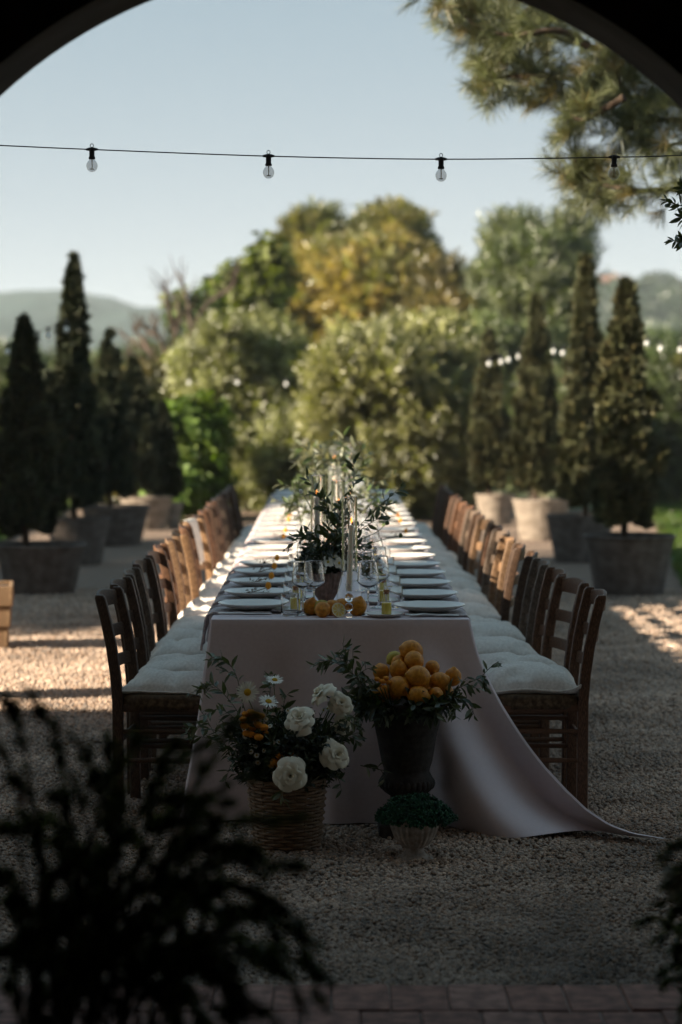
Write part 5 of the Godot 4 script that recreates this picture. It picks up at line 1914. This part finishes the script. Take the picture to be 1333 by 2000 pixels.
	for b in br:
		var pp := []
		var dz := R(-0.05, 0.05)
		var i := 0
		for u in b[1]:
			pp.append(P(u[0], u[1], D - 0.02 + dz * i - (0.11 if u[1] > 1524 else 0.0)))
			i += 1
		olive_branch("olive branch in the basket bouquet, %s" % b[0], "olive branches in the basket", pp, b[2], 0.048, 0.25, 0.12, mats if b[0] != "silvery one at the front left rim" else ["leaf_silver"], 2 if b[2] > 15 else 0, 0.002)
	# --- urn
	var uc := Vector3((796.0 - 647.0) * 8.66 / F, 0, -8.66)
	o = thing("stone_urn", "dark footed urn heaped with lemons before the table", "urn", uc)
	m = MB.new()
	m.box(Vector3(0, 0.03, 0), Vector3(0.205, 0.06, 0.205), 0.006)
	part("plinth", m, M.urn, o)
	m = MB.new()
	m.lathe([Vector2(0.095, 0.061), Vector2(0.094, 0.075), Vector2(0.070, 0.095), Vector2(0.058, 0.125), Vector2(0.060, 0.15), Vector2(0.082, 0.165), Vector2(0.094, 0.178), Vector2(0.098, 0.195), Vector2(0.096, 0.212), Vector2(0.088, 0.226), Vector2(0.082, 0.238), Vector2(0.084, 0.25), Vector2(0.092, 0.275), Vector2(0.104, 0.34), Vector2(0.118, 0.41), Vector2(0.131, 0.455), Vector2(0.145, 0.475), Vector2(0.150, 0.482), Vector2(0.150, 0.495), Vector2(0.140, 0.497), Vector2(0.130, 0.47), Vector2(0.0, 0.45)], 56)
	part("bowl", m, M.urn, o)
	for k in 28:
		var a := TAU * k / 28
		m = MB.new()
		m.ball(Vector3(cos(a) * 0.090, 0.195, sin(a) * 0.090), Vector3(0.013, 0.020, 0.013), 8, 6)
		part("gadroon", m, M.urn, o)
	var ls := [[804, 1271, 22, 0.0, Vector3(-1, 0.3, 0.3)], [809, 1291, 20, -0.05, Vector3(0.2, -0.6, 0.6)], [778, 1308, 18, -0.07, Vector3(0.1, 1, 0.3)], [745, 1313, 17, -0.02, Vector3(0.2, -0.9, 0.3)], [817, 1322, 23, -0.11, Vector3(-1, 0.25, 0.4)], [845, 1304, 15, 0.0, Vector3(0.2, -0.5, 1)], [858, 1331, 19, -0.07, Vector3(1, 0.4, 0.2)], [885, 1322, 17.5, 0.0, Vector3(0.1, 1, 0.2)], [780, 1341, 20.5, -0.12, Vector3(0.7, -0.7, 0.4)], [740, 1356, 19, -0.06, Vector3(0.8, 0.5, 0.2)], [817, 1359, 20.5, -0.14, Vector3(1, -0.1, 0.2)], [852, 1356, 14.5, -0.12, Vector3(0.2, 0.3, 1)], [770, 1286, 15, 0.05, Vector3(-0.8, -0.5, 0.3)], [779, 1295, 15, -0.01, Vector3(0.3, 1, 0)], [800, 1340, 20, -0.02, Vector3(1, 0, 0)], [770, 1350, 20, 0.02, Vector3(0, 0, 1)], [835, 1345, 19, 0.02, Vector3(0, 0, 1)], [868, 1352, 17, -0.04, Vector3(1, 0, 0)], [800, 1310, 18, 0.06, Vector3(1, 0, 0)]]
	var nm := ["topmost lemon of the urn's heap", "lemon just below the topmost in the urn", "lemon left of the heap's middle in the urn", "pale lemon at the left shoulder of the heap in the urn", "large lemon with its tip to the left in the middle of the heap", "small lemon at the heap's right shoulder in the urn", "lemon right of the middle low in the urn's heap", "orange coloured lemon farthest right in the urn's heap", "lemon at the front left of the urn's heap", "lemon at the lower left among the olive leaves of the urn", "bottom front lemon on the urn's rim", "small round lemon at the bottom right on the urn's rim", "shaded small lemon behind the topmost on the left", "lemon tucked behind the left part of the heap", "lemon buried behind the front of the heap", "lemon buried at the back left of the heap", "lemon buried at the back right of the heap", "lemon half hidden low on the right of the heap", "lemon at the back under the topmost"]
	for i in ls.size():
		var q: Array = ls[i]
		lemon(nm[i], P(q[0], q[1], 8.66 + q[3]), q[2] * 8.6 / F * 0.97, q[4], M.green_lemon if i == 12 else M.lemon, "lemons in the urn")
	var sp2 := []
	for s in [[-6, 6, 6], [4, 2, 7], [12, 8, 6], [16, 0, 6], [-2, -6, 6], [8, -8, 5]]:
		sp2.append([Vector3(s[0] * px, s[1] * px, R(-0.01, 0.01)), s[2] * px])
	buttons("small orange flowers tucked among the urn's lemons on the left", P(743, 1333, 8.52), uc + Vector3(-0.05, 0.46, 0.05), sp2, "orange flowers in the urn")
	var ub := [["arching highest to the left", [[760, 1372], [715, 1345], [690, 1318], [660, 1296], [640, 1290], [612, 1302]], 30], ["upright tip left of the lemons", [[745, 1372], [705, 1335], [685, 1310], [668, 1292], [660, 1272]], 20], ["left one with hanging leaves", [[750, 1375], [720, 1362], [700, 1350], [705, 1310], [715, 1292]], 20], ["low left over the rim", [[750, 1378], [725, 1382], [700, 1398], [690, 1412]], 20], ["front left over the rim", [[775, 1378], [758, 1385], [748, 1400], [738, 1415]], 12], ["front middle over the rim", [[790, 1376], [780, 1388], [768, 1396], [758, 1402]], 12], ["reaching far right and drooping", [[850, 1372], [885, 1350], [920, 1332], [945, 1324], [948, 1345]], 20], ["right one with long hanging leaves", [[850, 1375], [885, 1362], [915, 1370], [928, 1400]], 18], ["short right under the lemons", [[855, 1376], [875, 1372], [888, 1385], [890, 1402]], 12], ["left middle behind the lemons", [[750, 1365], [735, 1345], [712, 1340], [690, 1345]], 18], ["right front over the rim", [[840, 1378], [852, 1388], [854, 1400]], 7], ["stray one low beside the basket", [[705, 1495], [725, 1500], [745, 1505], [752, 1528]], 9]]
	var um := ["leaf_dark", "leaf_dark", "leaf_mid", "leaf_silver"]
	for b in ub:
		var pp := []
		var i := 0
		var dz := R(-0.03, 0.02)
		for u in b[1]:
			pp.append(P(u[0], u[1], 8.56 + dz * i - (0.05 if u[1] > 1378 and u[0] > 745 else 0.0)))
			i += 1
		olive_branch("olive branch of the lemon urn, %s" % b[0], "olive branches round the urn", pp, b[2], 0.052, 0.1, 0.38 if b[0].contains("hang") or b[0].contains("droop") else 0.18, um, 3 if b[2] >= 20 else 0, 0.0022)
	xf = []
	cc = PackedColorArray()
	for i in 70:
		var a := R(0, TAU)
		var rr := 0.135 * R(0.75, 1.1)
		xf.append(Transform3D(frame(Vector3(cos(a), R(-0.5, 0.5), sin(a)) + rdir() * 0.4) * R(0.06, 0.10), uc + Vector3(cos(a) * rr, 0.480 + R(0.0, 0.022), sin(a) * rr)))
		var g := R(0.5, 1.5)
		cc.append(Color(0.045 * g, 0.055 * g, 0.028 * g))
	fo = scatter(numbered("urn_greenery"), sprig(7, 0.8, 0.22, 0.55, 0.5), M.foliage, xf, cc, self)
	tag(fo, "collar of olive leaves round the urn's rim under the lemons", "greenery", "", "stuff")
	# --- fluted pot with moss
	var fp := Vector3((811.0 - 647.0) * 8.22 / F, 0, -8.22)
	o = thing("fluted_pot", "small pale fluted pot on a round foot before the urn", "flower pot", fp)
	m = MB.new()
	m.lathe([Vector2(0.0, 0.0), Vector2(0.068, 0.0), Vector2(0.070, 0.006), Vector2(0.062, 0.013), Vector2(0.040, 0.024), Vector2(0.031, 0.038), Vector2(0.034, 0.048)], 40)
	part("foot", m, M.stone_pot, o)
	m = MB.new()
	m.lathe([Vector2(0.033, 0.047), Vector2(0.052, 0.058), Vector2(0.069, 0.082), Vector2(0.080, 0.112), Vector2(0.087, 0.142), Vector2(0.090, 0.150)], 132, Vector3.ZERO, 0.06, 22)
	part("fluted_bowl", m, M.stone_pot, o)
	m = MB.new()
	m.lathe([Vector2(0.086, 0.148), Vector2(0.092, 0.150), Vector2(0.093, 0.157), Vector2(0.090, 0.160), Vector2(0.082, 0.159), Vector2(0.078, 0.150), Vector2(0.0, 0.145)], 48)
	part("rim", m, M.stone_pot, o)
	xf = []
	cc = PackedColorArray()
	for i in 2600:
		var a := R(0, TAU)
		var r := sqrt(R())
		var rr := 0.125 * r * (1.0 + 0.12 * noise.get_noise_2d(cos(a) * 2.0, sin(a) * 2.0))
		var y := 0.155 + 0.052 * (1.0 - r * r) * (1.0 + 0.4 * noise.get_noise_2d(cos(a) * r * 4.0, sin(a) * r * 4.0)) - 0.012 * r * r + R(-0.015, 0.008)
		xf.append(Transform3D(frame(Vector3(cos(a) * r, R(0.3, 1.2), sin(a) * r) + rdir() * 0.3) * R(0.012, 0.022), fp + Vector3(cos(a) * rr + 0.004, y, sin(a) * rr)))
		var g := R(0.5, 1.4)
		cc.append(Color(0.012 * g, 0.062 * g, 0.022 * g))
	fo = scatter(numbered("moss"), sprig(7, 0.8, 0.3, 0.5, 0.5), M.dark_foliage, xf, cc, self)
	tag(fo, "cushion of dark green moss spilling over the small fluted pot", "moss", "", "stuff")


# ---------------------------------------------------------------- strings of bulbs
func bulb_string(label: String, pts: Array, bulbs: Array, r: float, frosted: bool, group: String, thick := 0.0022) -> void:
	var at: Vector3 = pts[0]
	var o := thing("string_light", label, "string lights", at, 0.0, group)
	var loc := []
	for p in pts:
		loc.append(p - at)
	var m := MB.new()
	m.tube(curve(loc, pts.size() * 5), [thick], 6)
	part("cable", m, M.black_rubber, o)
	for b in bulbs:
		var p: Vector3 = b - at
		var k := r / 0.0205
		m = MB.new()
		m.lathe([Vector2(0.0, -0.034), Vector2(0.0115, -0.034), Vector2(0.012, -0.028), Vector2(0.0095, -0.024), Vector2(0.0095, -0.006), Vector2(0.0115, 0.0), Vector2(0.0095, 0.007), Vector2(0.0, 0.008)], 16, Vector3.ZERO)
		m.tube([Vector3(-0.021, 0, 0), Vector3(-0.010, 0.001, 0), Vector3(0.010, 0.001, 0), Vector3(0.021, 0, 0)], [0.0035, 0.0062, 0.0062, 0.0035], 8)
		var s := part("socket", m, M.black_rubber, o, Transform3D(Basis() * k, p))
		m = MB.new()
		var ring := []
		for i in 13:
			var a := TAU * i / 12
			ring.append(Vector3(sin(a) * 0.0058, 0.014 + cos(a) * 0.0065, 0))
		m.tube(ring, [0.0014], 5, false)
		part("hook", m, M.loop_metal, s)
		m = MB.new()
		m.lathe([Vector2(0.0, -0.0795), Vector2(0.009, -0.0775), Vector2(0.0165, -0.071), Vector2(0.0205, -0.059), Vector2(0.0195, -0.051), Vector2(0.0155, -0.043), Vector2(0.0100, -0.037), Vector2(0.0092, -0.034)], 24)
		part("bulb", m, M.frosted_bulb if frosted else M.bulb_glass, o, Transform3D(Basis() * k, p))
		if not frosted:
			m = MB.new()
			m.tube([Vector3(0, -0.034, 0), Vector3(0.0004, -0.050, 0), Vector3(0, -0.068, 0)], [0.0022, 0.0016, 0.0016], 6)
			m.box(Vector3(0, -0.069, 0), Vector3(0.016, 0.0025, 0.010), 0.001)
			part("filament", m, M.filament, o, Transform3D(Basis() * k, p))


func build_lights() -> void:
	mat("frosted_bulb", col(0.82, 0.82, 0.80), 0.15)
	var D := 8.62
	var pts := []
	for q in [[-1400, 215], [-700, 252], [-300, 270], [0, 284], [180, 292], [525, 305], [862, 311], [1200, 307], [1333, 303], [1700, 285], [2400, 240]]:
		pts.append(P(q[0], q[1], D))
	var bs := []
	for q in [[180, 292], [525, 305], [862, 311], [1200, 307]]:
		bs.append(P(q[0], q[1], D))
	bulb_string("black cable with four clear round bulbs strung across the sky", pts, bs, 0.0205, false, "")
	# farther strings
	var far := [["far string of white bulbs crossing the olives in the middle", 30.0, [[280, 744], [370, 745], [465, 745], [560, 748], [653, 745], [748, 741], [843, 733], [954, 722], [1056, 706]]], ["far string of white bulbs running past the two farthest right cypresses", 26.5, [[956, 708], [980, 704], [994, 700], [1014, 694], [1060, 680], [1082, 684], [1100, 687], [1116, 684]]], ["far string of white bulbs ending behind the nearest right cypress", 23.5, [[1116, 684], [1176, 681], [1196, 678], [1264, 668], [1291, 678], [1330, 680]]], ["far string of white bulbs at the upper left behind the cypresses", 21.0, [[15, 684], [55, 668], [74, 661], [95, 652], [130, 640]]]]
	for f in far:
		pts = []
		bs = []
		for q in f[2]:
			pts.append(P(q[0], q[1], f[1]) + Vector3(0, 0.05, 0))
			bs.append(P(q[0], q[1], f[1]) + Vector3(0, 0.05, 0))
		bulb_string(f[0], pts, bs, 0.024, true, "far strings of bulbs", 0.003)


# ---------------------------------------------------------------- dark plants close by
func build_foreground() -> void:
	# olive sprays at the right edge, from a young olive standing just out of the frame
	var D := 8.6
	var foot := P(1620, 1000, D)
	foot.y = 0
	var o := thing("young_olive_tree", "young olive whose sharp dark sprays reach in at the right edge", "tree", foot)
	var m := MB.new()
	var c0 := P(1560, 420, D) - foot
	m.tube(curve([Vector3.ZERO, Vector3(0.03, 0.8, 0), Vector3(-0.02, 1.6, 0.02), c0], 10), [0.028, 0.026, 0.024, 0.022, 0.02, 0.018, 0.016, 0.014, 0.012, 0.010, 0.008], 8)
	part("trunk", m, M.bark, o)
	for b in [[[1500, 420], [1400, 405], [1345, 404], [1322, 399], [1303, 392]], [[1500, 430], [1400, 470], [1345, 472], [1330, 472], [1312, 470]], [[1480, 400], [1390, 380], [1345, 372], [1330, 366]], [[1500, 440], [1400, 445], [1350, 430], [1326, 424]]]:
		var pp := []
		for u in b:
			pp.append(P(u[0], u[1], D) - foot)
		var cv := curve(pp, 16)
		m = MB.new()
		m.tube(cv, [0.003, 0.0028, 0.0026, 0.0024, 0.0022, 0.002, 0.002, 0.0018, 0.0018, 0.0016, 0.0016, 0.0014, 0.0014, 0.0012, 0.0012, 0.001, 0.001], 6)
		part("spray", m, M.stem, o)
		leafy(o, cv, 26, 0.050, 0.3, 0.05, ["leaf_dark", "leaf_dark", "leaf_mid"], 0.75)
	var xf := []
	var cc := PackedColorArray()
	for i in 420:
		var p := c0 + rdir() * Vector3(0.30, 0.45, 0.35) * pow(R(), 0.4) + Vector3(0.12, 0.1, 0)
		xf.append(Transform3D(frame(p - c0 + rdir() * 0.3) * R(0.12, 0.2), p))
		cc.append(Color(0.05, 0.065, 0.03) * R(0.6, 1.3))
	scatter("crown", sprig(11, 1.0, 0.07, 0.3), M.foliage, xf, cc, o)
	# bush in a pot at the lower left, inside the arch
	var d := 4.2
	var at := P(165, 1900, d)
	at.y = 0.0
	dark_bush("potted_bush", "large dark bush blurred in the lower left foreground", at, 0.22, 0.42, d, [[20, 1382], [66, 1378], [-40, 1420], [110, 1440], [160, 1470], [215, 1455], [262, 1450], [340, 1460], [400, 1450], [480, 1410], [510, 1500], [552, 1600], [565, 1690], [450, 1560], [330, 1560], [230, 1560], [120, 1560], [40, 1530], [540, 1760], [590, 1830], [640, 1905], [555, 1900], [500, 1860], [470, 1960], [525, 1985], [430, 1900], [420, 1780], [480, 1740], [360, 1650], [250, 1640], [130, 1640], [20, 1620], [340, 1760], [220, 1760], [90, 1760], [330, 1980], [395, 1990], [-20, 1740], [440, 1660], [300, 1850], [60, 1850], [150, 1900], [20, 1920], [120, 1960], [60, 1990], [200, 1960]], 26)
	var ob := thing("orange_bud", "single blurred orange flower in the dark foreground bush", "flower", P(40, 1563, 4.1))
	m = MB.new()
	m.ball(Vector3.ZERO, Vector3(0.010, 0.009, 0.010), 12, 8, func(dd): return 1.0 + 0.2 * noise.get_noise_3dv(dd * 5.0))
	part("flower_head", m, M.petal_orange, ob)
	m = MB.new()
	m.tube([Vector3.ZERO, Vector3(0.02, -0.1, -0.03)], [0.0015], 5)
	part("stem", m, M.green_stem, ob)
	# and its smaller neighbour at the right edge
	d = 5.1
	at = P(1500, 1900, d)
	at.y = 0.0
	dark_bush("potted_bush", "dark plant just showing at the right edge in the foreground", at, 0.13, 0.26, d, [[1335, 1650], [1325, 1775], [1328, 1860], [1335, 1960], [1365, 1600], [1420, 1560], [1345, 1800], [1370, 1700], [1460, 1540], [1330, 1910]], 16)
	var wf := thing("white_rose", "blurred white rose at the right edge of the foreground", "rose", P(1330, 1722, d))
	part("bloom", rose_mesh(1.0), M.petal_cream, wf, Transform3D(frame(Vector3(-0.4, 0.5, 1)) * 0.042, Vector3.ZERO))
	m = MB.new()
	m.tube(curve([Vector3.ZERO, Vector3(0.05, -0.1, 0), at + Vector3(0, 0.25, 0) - wf.position], 8), [0.0025], 5)
	part("stem", m, M.green_stem, wf)


func dark_bush(called: String, label: String, at: Vector3, r: float, h: float, d: float, tips: Array, per: int) -> void:
	var o := thing(called, label, "bush", at, 0.0, "dark potted plants in the foreground")
	var m := MB.new()
	m.lathe([Vector2(0.0, 0.0), Vector2(r * 0.7, 0.0), Vector2(r * 0.74, 0.01), Vector2(r * 0.95, h - 0.05), Vector2(r * 1.03, h - 0.045), Vector2(r * 1.03, h - 0.003), Vector2(r, h), Vector2(r * 0.9, h), Vector2(r * 0.88, h - 0.05), Vector2(0.0, h - 0.04)], 40)
	part("pot", m, M.urn, o)
	var xf := []
	var cc := PackedColorArray()
	for tp in tips:
		var tip := P(tp[0], tp[1], d + R(-0.22, 0.22)) - at
		var st := Vector3(R(-0.5, 0.5) * r, h - 0.03, R(-0.5, 0.5) * r)
		var mid := st.lerp(tip, 0.5) + Vector3(0, 0.10 + maxf(0.0, st.y - tip.y) * 0.6 + 0.06, 0)
		var cv := curve([st, st.lerp(mid, 0.6) + Vector3(0, 0.04, 0), mid.lerp(tip, 0.35) + Vector3(0, 0.02, 0), tip], 12)
		m = MB.new()
		m.tube(cv, [0.0045, 0.0042, 0.004, 0.0038, 0.0035, 0.0032, 0.003, 0.0028, 0.0025, 0.0022, 0.002, 0.0018, 0.0015], 5)
		part("stem", m, M.stem, o)
		# the main stem and a few side shoots, each a plume of small leaves
		var lines := [cv]
		for k in (0 if tp[1] < 1560 else 1 if tp[1] < 1650 else 3):
			var j := 3 + rng.randi() % 8
			var dd: Vector3 = (cv[j + 1] - cv[j]).normalized()
			var e: Vector3 = cv[j] + (dd * 0.8 + rdir() * 0.6).normalized() * R(0.06, 0.14)
			lines.append(curve([cv[j], (cv[j] as Vector3).lerp(e, 0.5) + Vector3(0, 0.015, 0), e + Vector3(0, -0.01, 0)], 12))
		for ln in lines:
			for i in (per if tp[1] > 1650 else int(per * 0.75)) if ln == cv else int(per * 0.4):
				var t := pow(R(0.12, 1.0), 0.75) * 12.0
				var j := mini(int(t), 11)
				var p: Vector3 = (ln[j] as Vector3).lerp(ln[j + 1], t - j)
				var dir: Vector3 = (ln[j + 1] - ln[j]).normalized()
				xf.append(Transform3D(frame(dir + rdir() * 0.35) * R(0.025, 0.045), p))
				var g := R(0.5, 1.5)
				cc.append(Color(0.14 * g, 0.155 * g, 0.10 * g))
	scatter("foliage", sprig(8, 0.9, 0.22, 0.6, 0.62), M.bush_leaf, xf, cc, o)
